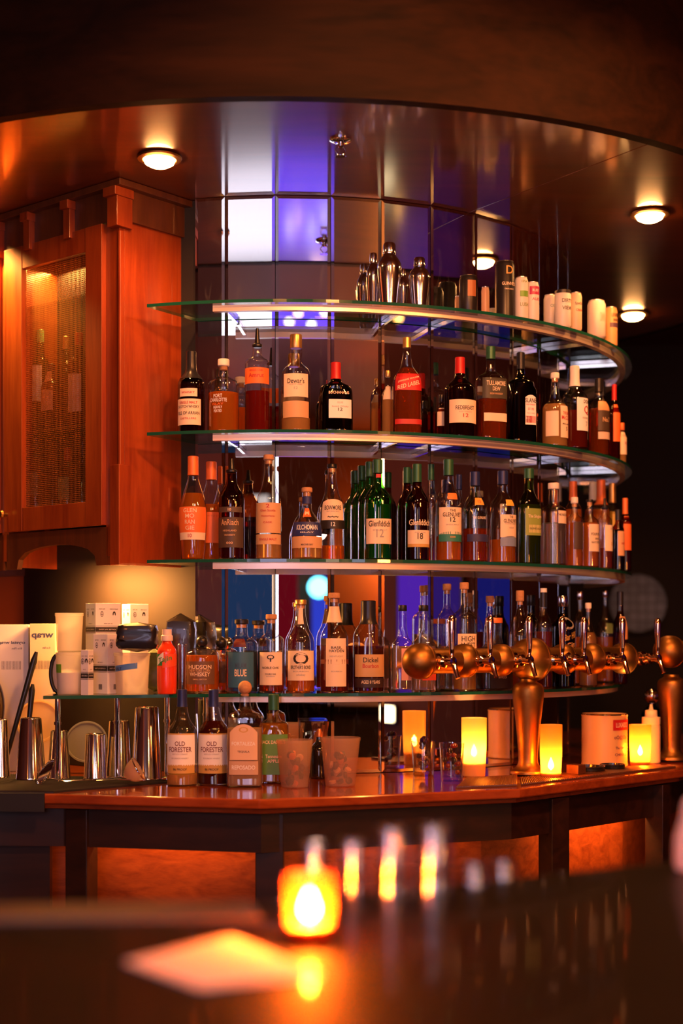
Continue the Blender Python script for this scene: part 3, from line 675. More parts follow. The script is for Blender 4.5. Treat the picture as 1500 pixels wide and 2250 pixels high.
B(2, 702, 757, 1020, 1.265, 'long', .32, CG, liq(AMB, .3), 1200, ('cork', BLK, 1030), [(1099, 1145, 58, CR, [('BOWMORE', 1118, 38, 10, K), ('ISLAY SINGLE MALT', 1126, 28, 3, GREY), ('~~~', 1138, 24, 4, K)], 0, 6), (1145, 1164, 72, K, [('12', 1154, 9, 9, W)])],
  'clear whisky bottle with arched white label and black belt', group=S3)
M12 = liq((.03, .34, .08), .3)
B(2, 786, 838, 1015, 1.225, 'std', .34, M_GREENG, M12, 1110, ('foil', FOILG, 1048), [], 'green three-sided bottle behind the other green one', n=2.4, group=S3)
B(2, 800, 859, 1010, 1.335, 'std', .34, M_GREENG, M12, 1110, ('foil', FOILG, 1040), [(1142, 1197, 62, CR, [('Glenfiddich', 1153, 46, 13, K), ('SINGLE MALT', 1167, 30, 3, GREY), ('12', 1174, 16, 18, GREY)]), (1043, 1051, 30, DRED, [])],
  'green three-sided whisky bottle with cream label', n=2.4, group=S3)
B(2, 873, 915, 1027, 1.25, 'std', .36, DG, liq((.30,.03,.012),.3), 1100, ('foil', FOILG, 1062), [], 'dark red-brown bottle with dull green capsule behind the one with large white letters', group=S3)
B(2, 890, 942, 1020, 1.335, 'std', .36, DG, liq((.22,.02,.01),.3), 1105, ('foil', FOILG, 1060), [(0, 0, 10, None, [('Glenfiddich', 1150, 44, 13, CR)]), (1167, 1197, 72, CR, [('18', 1180, 12, 14, K), ('AGED YEARS', 1172, 24, 3, GREY)]), (1197, 1204, 72, GOLD, [])],
  'dark red-brown bottle with white lettering over a low cream label', n=2.3, group=S3)
B(2, 932, 962, 1020, 1.25, 'std', .42, CG, None, None, ('foil', FOILG, 1055), [], 'slim clear bottle with green capsule against the mirror', group=S3)
B(2, 957, 1013, 1010, 1.34, 'std', .38, CG, liq(AMB, .3), 1180, ('foil', FOILG, 1045), [(1117, 1176, 66, CR, [('THE', 1124, 14, 6, K), ('GLENLIVET', 1133, 44, 9, K), ('12', 1144, 12, 10, K), ('SINGLE MALT', 1155, 30, 3, GREY)]), (1170, 1192, 68, (.03,.20,.15), [('ooo', 1182, 12, 4, GOLD)], 0, 5), (1086, 1100, 24, (.75,.20,.03), [])],
  'whisky bottle with green capsule, cream label edged green and round stopper mark', group=S3)
B(2, 994, 1022, 1043, 1.25, 'std', .44, CG, None, None, ('foil', FOILN, 1076), [], 'clear bottle with dark blue capsule against the mirror', group=S3)
B(2, 1015, 1071, 1037, 1.34, 'std', .38, CG, liq(DAMB, .25), 1163, ('foil', FOILN, 1068), [(1176, 1192, 60, (.03,.03,.10), []), (1096, 1112, 24, (.75,.35,.05), [('12', 1104, 7, 6, DRED)]), (0, 0, 10, None, [('THE GLENLIVET', 1140, 32, 6, CR)])],
  'clear whisky bottle with deep amber spirit and narrow navy label', group=S3)
B(2, 1075, 1133, 1035, 1.34, 'std', .38, CG, liq(AMB, .25), 1187, ('foil', FOILN, 1065), [(1133, 1183, 50, CR, [('THE', 1138, 10, 5, K), ('GLENLIVET', 1147, 36, 8, K), ("FOUNDER'S RESERVE", 1153, 30, 3, GREY), ('1824', 1162, 12, 4, GREY)], 12), (1180, 1202, 50, (.20,.26,.42), [], 12, 6), (1100, 1114, 22, (.8,.42,.05), [], 10)],
  'clear whisky bottle with white label over a pale blue one and yellow seal', group=S3)
B(2, 1135, 1188, 1030, 1.345, 'std', .40, M_OLIVE, liq((.22,.26,.04),.3), 1110, ('foil', FOILG, 1052), [(1119, 1178, 56, (.26,.34,.07), [('The Singleton', 1137, 40, 9, CR), ('GLENDULLAN', 1163, 34, 4, K)], 14), (1155, 1172, 42, (.55,.5,.2), [], 16)],
  'olive green bottle with green label', n=2.5, ky=.8, group=S3)
M_TEX = thin_glass('pebbled_bottle_glass', (.86, .84, .84), .4, 1.5, .12)
B(2, 1188, 1243, 1062, 1.36, 'sharp', .42, M_TEX, liq((.9,.85,.85), .12), 1150, ('cap', CAPW, 1074), [(1124, 1152, 36, CR, [('THE BOTANIST', 1133, 40, 5, K)], 22)],
  'thick clear gin bottle with white cap and small cream label', group=S3, kind='gin_bottle')
B(2, 1243, 1280, 1093, 1.365, 'hi', .36, CG, liq(AMB,.2), 1150, ('cork', CAPW, 1107), [(1148, 1208, 60, (.06,.03,.02), [], 15)],
  'small clear bottle with plain black label', group=S3)
B(2, 1275, 1315, 1098, 1.385, 'hi', .33, CG, liq(AMB,.15), 1150, ('cork', FOILK, 1104), [(1153, 1213, 62, CR, [('FOUR PILLARS', 1175, 34, 6, K), ('SINGLE', 1185, 16, 4, K), ('NAVY STRENGTH', 1193, 32, 5, K)], 15)],
  'gin bottle with black stopper and cream square label with black print', group=S3, kind='gin_bottle')
B(2, 1311, 1345, 1095, 1.39, 'hi', .36, CG, liq(DAMB,.3), 1205, ('pour', FOILK, 1118), [(1155, 1212, 60, CR, [('DRY', 1163, 10, 4, GREY), ('o', 1196, 6, 8, GOLD)], 15)],
  'gin bottle with pourer and framed cream label', group=S3, kind='gin_bottle')
B(2, 1343, 1371, 1120, 1.402, 'hi', .40, DG, liq((.02,.02,.05),.5), 1165, ('foil', FOILK, 1143), [(1168, 1222, 62, (.70,.38,.20), [('AMARO', 1195, 14, 5, DRED)], 10)],
  'dark bottle with tan picture label at the end of the third shelf', group=S3, kind='liqueur_bottle')
B(2, 1240, 1278, 1058, 1.24, 'hi', .42, CG, liq(AMB,.3), 1120, ('foil', FOILO, 1100), [], 'bottle with copper capsule behind the thick clear gin bottle', group=S3)
B(2, 1283, 1322, 1060, 1.25, 'hi', .42, CG, liq(AMB,.3), 1120, ('foil', CAPW, 1100), [], 'bottle with pale neck sleeve behind the square cream label', group=S3)
B(2, 1300, 1340, 1055, 1.30, 'hi', .46, CG, liq(AMB,.3), 1120, ('foil', FOILO, 1110), [], 'taller bottle with rounded copper capsule near the shelf end', group=S3)
B(2, 1328, 1362, 1062, 1.315, 'hi', .42, CG, liq((.9,.6,.05),.4), 1125, ('foil', FOILGO, 1105), [(1130, 1165, 60, (.8,.55,.1), [])], 'bottle with gold sleeve and yellow shoulder label', group=S3)
B(2, 1360, 1386, 1095, 1.41, 'hi', .42, DG, liq(DAMB,.3), 1125, ('foil', FOILO, 1130), [(1135, 1210, 70, ORG, [])], 'brown bottle with tall orange label, outermost on the third shelf', group=S3)
# ---- lowest glass shelf
B(3, 405, 482, 1397, 1.36, 'drum', .26, CG, liq(AMB,.3), 1440, ('ball', BLK, 1423), [(1453, 1503, 52, (.13,.06,.03), [('HUDSON', 1465, 52, 9, CR), ('NEW YORK CORN', 1473, 46, 6, TAN), ('WHISKEY', 1481, 46, 9, CR), ('SMALL BATCH', 1492, 30, 3, TAN)])],
  'dumpy round-shouldered bottle with black ball stopper and brown label', face=-2, group=S4)
B(3, 460, 512, 1400, 1.23, 'drum', .3, CG, liq(AMB,.3), 1450, ('ball', BLK, 1425), [(1453, 1500, 52, (.13,.06,.03), [])], 'second dumpy bottle with black ball stopper, against the mirror', group=S4)
B(3, 495, 566, 1361, 1.345, 'hi', .36, CG, liq((.10,.18,.28),.3), 1432, ('cork', FOILK, 1372), [(1433, 1510, 50, (.03,.12,.20), [('MILAM', 1462, 24, 12, (.03,.07,.13)), ('BLUE', 1478, 26, 15, CR)], 4), (1404, 1422, 22, (.12,.015,.01), [])],
  'wide clear bottle with dark stopper and teal blue label', group=S4)
B(3, 568, 624, 1350, 1.345, 'hi', .36, CG, liq(DAMB,.25), 1480, ('cork', M_CORK, 1362), [(1433, 1505, 60, CR, [('NOBLE OAK', 1467, 38, 5, K), ('DOUBLE OAK', 1481, 24, 4, K), ('BOURBON', 1486, 18, 3, GREY)]), (0, 0, 10, None, [('O', 1444, 16, 10, K), ('I', 1450, 3, 8, K)])],
  'clear bottle with cream label bearing a small black tree', group=S4)
B(3, 630, 691, 1318, 1.345, 'long', .34, CG, liq(AMB,.25), 1468, ('cork', FOILGO, 1330), [(1430, 1495, 66, CR, [('O', 1447, 34, 26, K), ("BROTHER'S BOND", 1466, 46, 8, K), ('BOURBON', 1475, 34, 3, GREY), ('whiskey', 1483, 20, 6, GREY)]), (1336, 1372, 26, CR, [])],
  'long-necked clear bottle with cream label under a large dark tree emblem', group=S4)
B(3, 703, 765, 1303, 1.345, 'long', .34, CG, liq((.4,.05,.02),.25), 1420, ('cork', M_CORK, 1316), [(1333, 1368, 85, CR, []), (1403, 1508, 46, CR, [('BASIL', 1423, 24, 6, K), ('HAYDEN', 1430, 34, 6, K), ('KENTUCKY', 1442, 30, 3, GREY), ('BOURBON', 1475, 24, 3, GREY)], 6), (1449, 1459, 80, (.16,.03,.015), [('[]', 1454, 14, 13, CR)], 6)],
  'tall whiskey bottle with long cream paper label belted in brown', group=S4)
B(3, 775, 843, 1320, 1.345, 'std', .46, CG, liq((.22,.03,.012),.25), 1420, ('foil', FOILK, 1372), [(1438, 1487, 60, (.55,.33,.14), [('Dickel', 1450, 32, 11, K), ('Bourbon', 1463, 34, 9, DRED)]), (1490, 1510, 62, (.03,.012,.01), [('AGED 8 YEARS', 1498, 40, 7, CR)])],
  'amber bottle with torn black sleeve and gold-brown label', n=2.5, group=S4)
for x0, x1, r, txt, lc in ((860, 908, 1.265, 'square-shouldered bottle with black cap against the white glow', (.9,.4,.3)), (903, 957, 1.36, 'square-shouldered bottle with black cap and red label beside the tap tower ball', (.55,.06,.03))):
    B(3, x0, x1, 1330, r, 'cone', .36, CG, liq((.95,.75,.7),.15), 1420, ('cap', BLK, 1342), [(1425, 1495, 34, lc, [], 20)], txt, n=4, ky=.6, group=S4)
B(3, 960, 1003, 1283, 1.25, 'hi', .36, CG, liq(CLR,.05), 1420, ('cork', M_CORK, 1298), [], 'clear rippled bottle with cork behind its twin', group=S4)
B(3, 992, 1047, 1280, 1.34, 'hi', .30, M_TEX, liq(PALE,.15), 1440, ('cork', M_CORK, 1296), [(1393, 1430, 52, CR, [('HIGH', 1404, 32, 12, K), ('WEST', 1418, 34, 12, K)])],
  'clear rippled bottle with cork and cream label in heavy black letters', group=S4)
B(3, 1045, 1125, 1358, 1.34, 'cone', .45, M_TEX, liq((.1,.06,.05),.4), 1450, ('cap', FOILO, 1368), [(1475, 1512, 40, (.03,.015,.012), [('84 PROOF', 1488, 20, 5, CR)], 10)],
  'faceted squat bottle with copper collar and black base label', n=3.4, ky=.7, group=S4)
B(3, 1060, 1092, 1310, 1.24, 'long', .46, CG, None, None, ('cork', M_CORK, 1325), [], 'slim clear bottle with cork behind the faceted squat one', group=S4)
B(3, 1116, 1168, 1298, 1.33, 'long', .28, CG, liq(AMB,.25), 1420, ('cork', M_CORK, 1322), [], 'round amber bottle with tall thin neck and cork behind the brass tower', group=S4)
B(3, 1148, 1184, 1308, 1.25, 'hi', .5, thin_glass('smoke_bottle_glass', (.12,.10,.10), .3), liq((.08,.05,.04),.3), 1390, ('cap', BLK, 1330), [], 'smoky black liqueur bottle behind the tap handles', group=S4, kind='liqueur_bottle')
B(3, 1172, 1214, 1293, 1.34, 'std', .36, CG, liq((.5,.08,.02),.25), 1388, ('foil', FOILK, 1335), [(1293, 1302, 80, W, [])], 'amber bottle with black neck sleeve topped white', group=S4)
B(3, 1208, 1264, 1310, 1.345, 'hi', .38, thin_glass('smoke_bottle_glass', (.12,.10,.10), .3), liq((.03,.02,.02),.5), 1345, ('cap', M_STEEL, 1332), [(0, 0, 10, None, [('D', 1370, 20, 26, GREY), ('Bar Hill', 1398, 30, 14, GOLD, .3), ('Gin', 1418, 22, 14, TAN, .3)])],
  'broad black bottle with looping silver and gold script', group=S4, kind='liqueur_bottle')
B(3, 1258, 1290, 1300, 1.25, 'hi', .42, CG, liq(AMB,.3), 1400, ('cap', M_STEEL, 1318), [], 'amber bottle with steel cap against the mirror near the shelf end', group=S4)
B(3, 1272, 1312, 1325, 1.36, 'long', .28, M_TEX, liq(PALE,.15), 1390, ('cork', CAPW, 1338), [], 'clear textured pear-shaped bottle behind the tower', group=S4)
B(3, 1308, 1350, 1298, 1.30, 'long', .30, CG, liq(AMB,.25), 1400, ('cap', M_STEEL, 1312), [(1370, 1392, 50, (.2,.3,.1), [])], 'clear amber bottle with steel cap and small green label', group=S4)
B(3, 1346, 1378, 1300, 1.39, 'std', .42, DG, liq(DAMB,.3), 1390, ('foil', FOILK, 1330), [(1355, 1405, 60, (.7,.35,.15), [])], 'dark bottle with tan label, outermost on the lowest shelf', group=S4)
# ---- row on the wooden counter
C5 = 'bottles standing on the counter'
for x0, x1, d, lq, txt in ((366, 434, 4.575, liq(PALE,.2), 'nearly empty clear bourbon bottle with white label and black pourer'), (434, 504, 4.60, liq((.16,.02,.008),.3), 'full dark bourbon bottle with white label and black pourer')):
    B(0, x0, x1, 1515, 0, 'long', .30, CG, lq, 1700 if x0 < 400 else 1585, ('foil', FOILN, 1553), [(1612, 1680, 62, W, [('OLD', 1632, 22, 10, (.14,.02,.015)), ('FORESTER', 1645, 52, 11, (.14,.02,.015)), ('KENTUCKY STRAIGHT', 1655, 34, 3, GREY), ('BOURBON WHISKY', 1664, 38, 3, GREY)]), (1618-8, 1613, 62, GOLD, []), (1678, 1697, 60, GOLD, [('86 PROOF', 1688, 30, 5, K)])], txt, at_d=d, zs=CT, face=-2, group=C5)
B(0, 499, 577, 1496, 0, 'box', .30, CG, liq((.9,.62,.4),.35), 1600, ('ball', M_CORK, 1526), [(1590, 1668, 44, (.68,.45,.28), [('O', 1602, 20, 12, GOLD), ('FORTALEZA', 1632, 50, 8, W), ('TEQUILA', 1650, 26, 5, K)], 0, 18), (1670, 1700, 46, (.5,.32,.2), [('REPOSADO', 1684, 50, 9, W)])],
  'square tequila bottle with pineapple-shaped cork ball and pale arched label', n=4.5, ky=.8, at_d=4.54, zs=CT, face=-2, group=C5, kind='tequila_bottle')
B(0, 568, 634, 1526, 0, 'box', .34, CG, liq((.75,.32,.03),.35), 1590, ('foil', FOILG, 1560), [(1612, 1700, 55, (.10,.26,.05), [("JACK DANIEL'S", 1630, 50, 10, CR), ('Tennessee', 1660, 34, 8, CR), ('APPLE', 1670, 26, 7, CR)])],
  'square amber bottle with bright green label', n=4.5, ky=.9, at_d=4.66, zs=CT, face=2, group=C5)
B(0, 1408, 1456, 1513, 0, 'std', .3, thin_glass('black_bottle_glass', (.02, .012, .01), .5, 1.1), None, None, ('ball', M_CHROME, 1546), [], 'black bottle with a chrome ball stopper between the tap towers', at_d=5.75, zs=CT, kind='liqueur_bottle')
# ---- inside the wall cabinet
CW = 'bottles inside the wall cabinet'
def cabp(u, v): x, y = cab(u, v); return x, y
for px0, px1, yt, v, lev, cap, lab_, txt, gl in ((70, 108, 725, .14, 0, pbr('pale_green_foil', (.25,.5,.2), .4), [(806, 885, 60, W, [])], 'bottle with pale green capsule inside the cabinet', M_GREENG),
      (90, 134, 800, .10, 0, FOILK, [(818, 905, 60, (.75,.35,.2), [])], 'dark bottle with salmon label inside the cabinet', DG),
      (125, 165, 740, .18, 0, FOILGO, [], 'green bottle with gold capsule inside the cabinet', M_GREENG), (150, 198, 732, .12, 0, FOILR, [(825, 908, 60, (.78,.55,.4), [])], 'dark bottle with red capsule and pale label inside the cabinet', DG),
      (62, 98, 960, .10, 1, FOILK, [(1040, 1090, 60, (.3,.2,.1), [])], 'clear bottle on the lower cabinet shelf at the hinge side', CG), (98, 136, 950, .22, 1, FOILGO, [], 'gold-capped bottle on the lower cabinet shelf', DG),
      (128, 170, 985, .12, 1, FOILR, [(1050, 1100, 60, (.2,.3,.1), [])], 'red-capped bottle on the lower cabinet shelf', M_GREENG), (164, 200, 970, .2, 1, FOILK, [], 'black-capped bottle on the lower cabinet shelf by the corner post', CG)):
    px = (px0+px1)/2; s = (px-750)/F
    # the sight line meets the plane v in the cabinet
    u = (-.75 + .64*v - s*(4.81+.77*v))/(.77 + .64*s); x, y = cabp(u, v)
    zs_ = CZ + (.504 if lev == 0 else .134)
    B(0, px0, px1, yt, 0, 'hi', .36, gl, liq(DAMB,.4), yt+90, ('foil', cap, yt+28), lab_, txt, at_d=y, zs=zs_, face=-40, group=CW, kind='liqueur_bottle')
# ------------------------------------------------------------ top shelf: shakers and cans
def lathe_thing(name, loc, parts, label, cat, group=None, rz=0.0):
    t = empty(name, loc, rz, label, cat, group)
    for nm, prof, mat in parts: make(nm, G().lathe(prof, 32), mat, t)
    return t
def spot_on(shelf, x0, x1, ytop, r, at_d=None, zs=None):
    px = (x0+x1)/2
    if at_d: y = at_d; x = (px-750)/F*y
    else: x, y, _ = at(px, r)
    z = SH[shelf] if zs is None else zs
    return x, y, z+.0006, (x1-x0)/2/F*y, zp(ytop, y)-z
def shaker(x0, x1, yt, r, label):
    x, y, z, a, h = spot_on(0, x0, x1, yt, r)
    t = empty('cocktail_shaker', (x, y, z), 0, label, 'cocktail shaker', 'steel cocktail shakers')
    make('tumbler', G().lathe(smooth_prof([(.60*a, 0), (.66*a, .006), (.80*a, .25*h), (.96*a, .50*h), (.98*a, .60*h)]), 32), M_STEEL, t)
    make('strainer_top', G().lathe(smooth_prof([(1.0*a, .60*h), (1.0*a, .63*h), (.93*a, .70*h), (.66*a, .78*h), (.50*a, .81*h), (.47*a, .83*h)]), 32), M_STEEL, t)
    make('cap', G().lathe([(.52*a, .83*h), (.54*a, .85*h), (.50*a, .97*h), (.42*a, h), (.001, h)], 28), M_STEEL, t)
shaker(804, 836, 557, 1.24, 'steel cocktail shaker tucked behind the tallest shaker')
shaker(828, 882, 535, 1.33, 'tallest steel cocktail shaker on the top shelf')
shaker(873, 897, 592, 1.25, 'smallest steel shaker between two bigger ones')
shaker(897, 945, 567, 1.335, 'steel cocktail shaker of medium height, standing apart at the end of the group')
M_LID = pbr('can_aluminium', (.75, .72, .70), .3, 1.0)
def can(x0, x1, yt, r, col, bands, texts, label, face=None, lid=None, at_shelf=0, zs=None):
    px = (x0+x1)/2; x, y, th = at(px, r); z = SH[at_shelf]
    a = (x1-x0)/2/F*y; h = zp(yt, y)-z; m = y/F; Z = lambda q: zp(q, y)-z
    t = empty('beer_can', (x, y, z+.0006), math.radians(th*.62 if face is None else face), label, 'can', 'drink cans on the top shelf')
    make('body', G().lathe([(.80*a, 0), (.86*a, .003), (a, .010), (a, h-.014), (.86*a, h-.003), (.84*a, h-.001)], 32, caps=True), flat(tuple(q*.82 for q in col), .35), t)
    make('lid', G().lathe([(.70*a, h-.004), (.84*a, h-.002), (.87*a, h-.001), (.87*a, h+.001), (.82*a, h+.001), (.78*a, h-.003), (.01, h-.003)], 28), lid or M_LID, t)
    make('pull_tab', G().box((0, -.1*a, h), (.3*a, .7*a, .0012)), M_LID, t, smooth=False)
    R = a
    for ya, yb, ha, c in bands:
        g = G(); vs_ = []; nx = 16
        for zz in (Z(yb), Z(ya)):
            for i in range(nx+1):
                an = math.radians(ha)*(-1+2*i/nx); vs_.append(((R+.0005)*math.sin(an), -(R+.0005)*math.cos(an), zz))
        g.add(vs_, [(i, i+1, nx+2+i, nx+1+i) for i in range(nx)]); make('printed_band', g, flat(c, .4), t, fix=False)
    bc = {}
    for s, yc, wp, hp, tc in texts:
        v, f = flat_text(s, wp*m, hp*m if hp else None, 0, Z(yc))
        bc.setdefault(tc, G()).add([((R+.001)*math.sin(p/R), -(R+.001)*math.cos(p/R), q) for p, q in v], f)
    for tc, g in bc.items(): make('lettering', g, flat(tc, .4), t, smooth=False, fix=False)
BK = (.015, .012, .012); GL = flat((.03, .03, .03), .3)
can(1008, 1049, 608, 1.27, BK, [(620, 655, 28, (.35,.12,.04))], [], 'short black can with copper stripe standing back against the mirror', lid=GL)
can(1087, 1131, 577, 1.345, BK, [], [('GUINNESS', 628, 34, 7, CR), ('DRAUGHT', 640, 22, 3, CR), ('D', 598, 16, 18, GOLD)], 'tall black stout can with white name and gold harp shape', lid=GL)
can(1130, 1160, 611, 1.372, (.78,.74,.66), [(642, 655, 40, (.15,.35,.04))], [('LUSH', 672, 20, 8, (.2,.3,.08)), ('IPA', 622, 14, 5, (.2,.3,.08))], 'slim white can with green leaf print')
can(1156, 1184, 622, 1.378, (.80,.74,.68), [(632, 650, 60, (.42,.03,.10))], [('ALES', 660, 18, 6, (.4,.03,.1)), ('RUBY', 641, 16, 6, W)], 'slim white can with crimson badge')
can(1057, 1075, 632, 1.25, (.8,.45,.25), [], [], 'little peach-coloured can behind the tall black one')  # solid can made for a can's reflection
can(1194, 1224, 650, 1.32, (.80,.72,.62), [], [('CIDER', 675, 20, 6, (.1,.25,.2))], 'pale can partly hidden behind the black-topped one')
can(1218, 1254, 640, 1.392, (.80,.76,.70), [(640, 647, 180, BK)], [('DIRTY', 664, 26, 8, K), ('VIEW', 680, 26, 8, K)], 'white can with black rim and two black words', lid=GL)
can(1252, 1278, 645, 1.398, (.80,.60,.40), [], [('SpoOky', 670, 22, 8, K), ('CREW', 684, 18, 5, DRED)], 'peach can with odd round lettering')
can(1290, 1330, 662, 1.395, (.82,.70,.58), [], [('DAWN', 700, 14, 20, (.6,.4,.25))], 'widest cream can, plain, near the shelf tip')
can(1328, 1356, 677, 1.39, (.75,.40,.15), [(712, 722, 60, (.1,.05,.08))], [('UNIFIED', 695, 22, 8, K), ('BREW', 706, 14, 5, K)], 'orange can with dark script, last on the top shelf')

# ------------------------------------------------------------ boxes, tubs and packets on the lowest shelf
ZS4 = SH[3] + .0006
M_CARD = flat((.72, .68, .68), .6); M_CARD2 = flat((.70, .56, .38), .6)
def carton(px0, px1, pcorner, yt, yb, d, label, band, name='carton', ybase=None):
    """a square carton turned so that its corner (column pcorner) faces the camera; two faces carry the same print"""
    m = d/F; wl = max(.012, (pcorner-px0)*m); wr = max(.012, (px1-pcorner)*m)
    s = math.hypot(wl, wr); rz = -math.atan2(wl, wr)     # face to the right makes angle with the picture
    cx = (pcorner-750)*m; cy_ = d
    z = ZS4 if ybase is None else ybase; h = zp(yt, d)-z
    t = empty(name, (cx, cy_, z), math.atan2(wl, wr), label, 'box')
    # local +x runs along the right face, +y along the left face (both away from the camera)
    make('card_body', G().box((s/2, s/2, h/2), (s, s, h)), M_CARD, t, smooth=False, bevel=.0008)
    gk = G(); gd = G(); gl = G(); gm = G(); gb = G()
    for fce in (0, 1):
        def pt(u, zz, o=.0006): return (u, -o, zz) if fce == 0 else (-o, s-u, zz)
        def rect(g, u0, u1, z0, z1, o=.0006):
            g.add([pt(u0, z0, o), pt(u1, z0, o), pt(u1, z1, o), pt(u0, z1, o)], [(0, 1, 2, 3)])
        zb_ = zp(band, d)-z
        rect(gk, 0, s, zb_-.008, zb_+.008); rect(gk, 0, s, zb_+.0105, zb_+.012); rect(gk, 0, s, zb_-.012, zb_-.0105)
        def txt(g, st, u, zz, wd, hh, o=.0009):
            v, f = flat_text(st, wd, hh, u, zz, mirror=True); g.add([pt(p, q, o) for p, q in v], f)
        txt(gl, 'FILTER', s*.25, h-.020, s*.25, .0035); txt(gl, 'BLEACHED', s*.72, h-.020, s*.32, .0035)
        # round mark and arch mark
        for cxx, kind_ in ((s*.25, 0), (s*.74, 1)):
            n = 20; r0, r1 = (.0075, .0095) if kind_ == 0 else (.0035, .0095); zc = h-.037
            for k in range(n if kind_ == 0 else 14):
                a0 = 2*PI*k/n if kind_ == 0 else -.6+ (PI+1.2)*k/14; a1 = 2*PI*(k+1)/n if kind_ == 0 else -.6+(PI+1.2)*(k+1)/14
                kk = .62 if kind_ == 0 else .6
                gm.add([pt(cxx+kk*r*math.cos(a), zc+r*math.sin(a)) for r, a in ((r0, a0), (r1, a0), (r1, a1), (r0, a1))], [(0, 1, 2, 3)])
            if kind_ == 0:
                rect(gm, cxx-.0008, cxx+.0008, zc-.006, zc+.006); rect(gm, cxx-.003, cxx+.003, zc-.002, zc+.000)
        txt(gd, 'COFFEE FILTERS', s*.5, zb_, s*.75, .004, .0009)
        txt(gl, '12 FILTER', s*.5, zb_+.020, s*.35, .003)
        if h > .16:
            for k in range(9): rect(gb, s*.5+(k-4)*.0019, s*.5+(k-4)*.0019+(.0012 if k % 3 else .0007), .014, .032)
    make('stripe', gk, flat(K, .6), t, smooth=False, fix=False); make('small_lettering', gl, flat(K, .6), t, smooth=False, fix=False); make('logo_mark', gm, flat(K, .6), t, smooth=False, fix=False)
    if gb.v: make('barcode', gb, flat(K, .6), t, smooth=False, fix=False)
    make('lettering', gd, flat((.6,.56,.55), .6), t, smooth=False, fix=False)
    return t
carton(179, 260, 210, 1325, 1527, 4.80, 'tallest white printed carton with black band, rising behind the others', 1383)
carton(262, 323, 286, 1327, 1527, 4.92, 'white printed carton behind the black plastic bag', 1383)
carton(200, 264, 236, 1393, 1527, 4.66, 'white printed carton with barcode, at the front beside the tub taped blue', 1469)
carton(176, 201, 194, 1428, 1527, 4.57, 'narrowest white printed carton, beside the tub taped green', 1485)
def tub(name, x0, x1, yt, d, label, z=None, taper=.86, ybase=None, mat=None, cat='tub', grp=None, rim=True):
    x = ((x0+x1)/2-750)/F*d; a = (x1-x0)/2/F*d; z = ZS4 if z is None else z; h = zp(yt, d)-z
    t = empty(name, (x, d, z), 0, label, cat, grp)
    th = .0012; b = a*taper
    prof = [(.001, .001), (b-.003, 0), (b, .003), (a*.965, h-.012), (a*.97, h-.010), (a, h-.009), (a, h-.001), (a-.001, h), (a*.965-th, h-.001), (b-th, .004), (.001, .003)]
    make('tub_wall', G().lathe(prof, 36, caps=False), mat or M_PLASTIC, t)
    return t, a, b, h
t1, a1, b1, h1 = tub('plastic_tub', 122, 182, 1433, 4.62, 'clear plastic tub of white powder with a green tape strip')
make('contents', G().lathe([(b1*.9, .004), (b1*.98, h1*.1), (a1*.9, h1*.52), (a1*.5, h1*.58), (.001, h1*.60)], 28), flat((.78,.74,.70), .8), t1)
g = G(); vs_ = []
for zz in (h1*.52, h1*.72):
    for i in range(9):
        an = math.radians(-72+46*i/8); R = b1+(a1*.965-b1)*zz/h1+.001; vs_.append((R*math.sin(an), -R*math.cos(an), zz))
g.add(vs_, [(i, i+1, 10+i, 9+i) for i in range(8)]); make('tape', g, flat((.16,.42,.03), .5), t1, fix=False)
tub('plastic_tub', 121, 183, 1347, 4.70, 'empty clear plastic tub turned over on top of the powder tub', z=ZS4+h1+.0005)
t2, a2, b2, h2 = tub('plastic_tub', 250, 330, 1434, 4.64, 'clear plastic tub labelled with blue tape, black bag on top')
g = G(); vs_ = []
for zz in (h2*.54, h2*.68):
    for i in range(12):
        an = math.radians(-66+92*i/11); R = b2+(a2*.965-b2)*zz/h2+.001; vs_.append((R*math.sin(an), -R*math.cos(an), zz+.012*i/11))
g.add(vs_, [(i, i+1, 13+i, 12+i) for i in range(11)]); make('tape', g, flat((.08,.20,.50), .5), t2, fix=False)
v, f = flat_text('SALT', .03, .010, 0, 0); R = a2*.93+.0018
g = G(); g.add([(R*math.sin(p/R-.75), -R*math.cos(p/R-.75), q+h2*.62) for p, q in v], f); make('lettering', g, flat((.02,.03,.08), .5), t2, smooth=False, fix=False)
tub('shot_glass', 390, 411, 1415, 4.70, 'tall narrow clear glass between the red sauce bottle and the dumpy bottle', mat=M_CLEAR, cat='glass', taper=.9)
# black bags (crumpled film)
M_FILM = pbr('black_film', (.010, .008, .009), .3, coat=.25)
def crumple(name, c, d, label, seed, mat, cat='bag', amp=.0045):
    rnd = random.Random(seed); t = G(); n = 9; vs_ = []; fs = []
    for j in range(n+1):
        v = -1+2*j/n
        for i in range(n*2):
            a = 2*PI*i/(n*2); r = 1.0
            ex = .35
            x = math.copysign(abs(math.cos(a))**ex, math.cos(a)); y = math.copysign(abs(math.sin(a))**ex, math.sin(a))
            k = (1-abs(v)**7)**.4 if abs(v) < 1 else 0.0
            q = amp*(rnd.random()-.5)*2
            vs_.append((x*k*d[0]/2+q, y*k*d[1]/2+q*.7, v*d[2]/2*(.97 if v < 0 else 1)+q*.6*(1 if abs(v) < .95 else 0)))
    m = n*2
    for j in range(n):
        for i in range(m): fs.append((j*m+i, j*m+(i+1) % m, (j+1)*m+(i+1) % m, (j+1)*m+i))
    t.add(vs_, fs); o = make(name, t, mat, sharp=.5); o.location = c
    return tag(o, label, cat)
p = P(302, 1400, 4.60); crumple('black_bag', (p.x, 4.60, ZS4+h2+.050), (.130, .09, .098), 'glossy black plastic bag of napkins on the blue-taped tub', 3, M_FILM)
p = P(396, 1400, 4.90); crumple('black_bag', (p.x, 4.90, ZS4+.135), (.105, .09, .268), 'black plastic wrapped packet standing behind the red sauce bottle', 5, M_FILM)
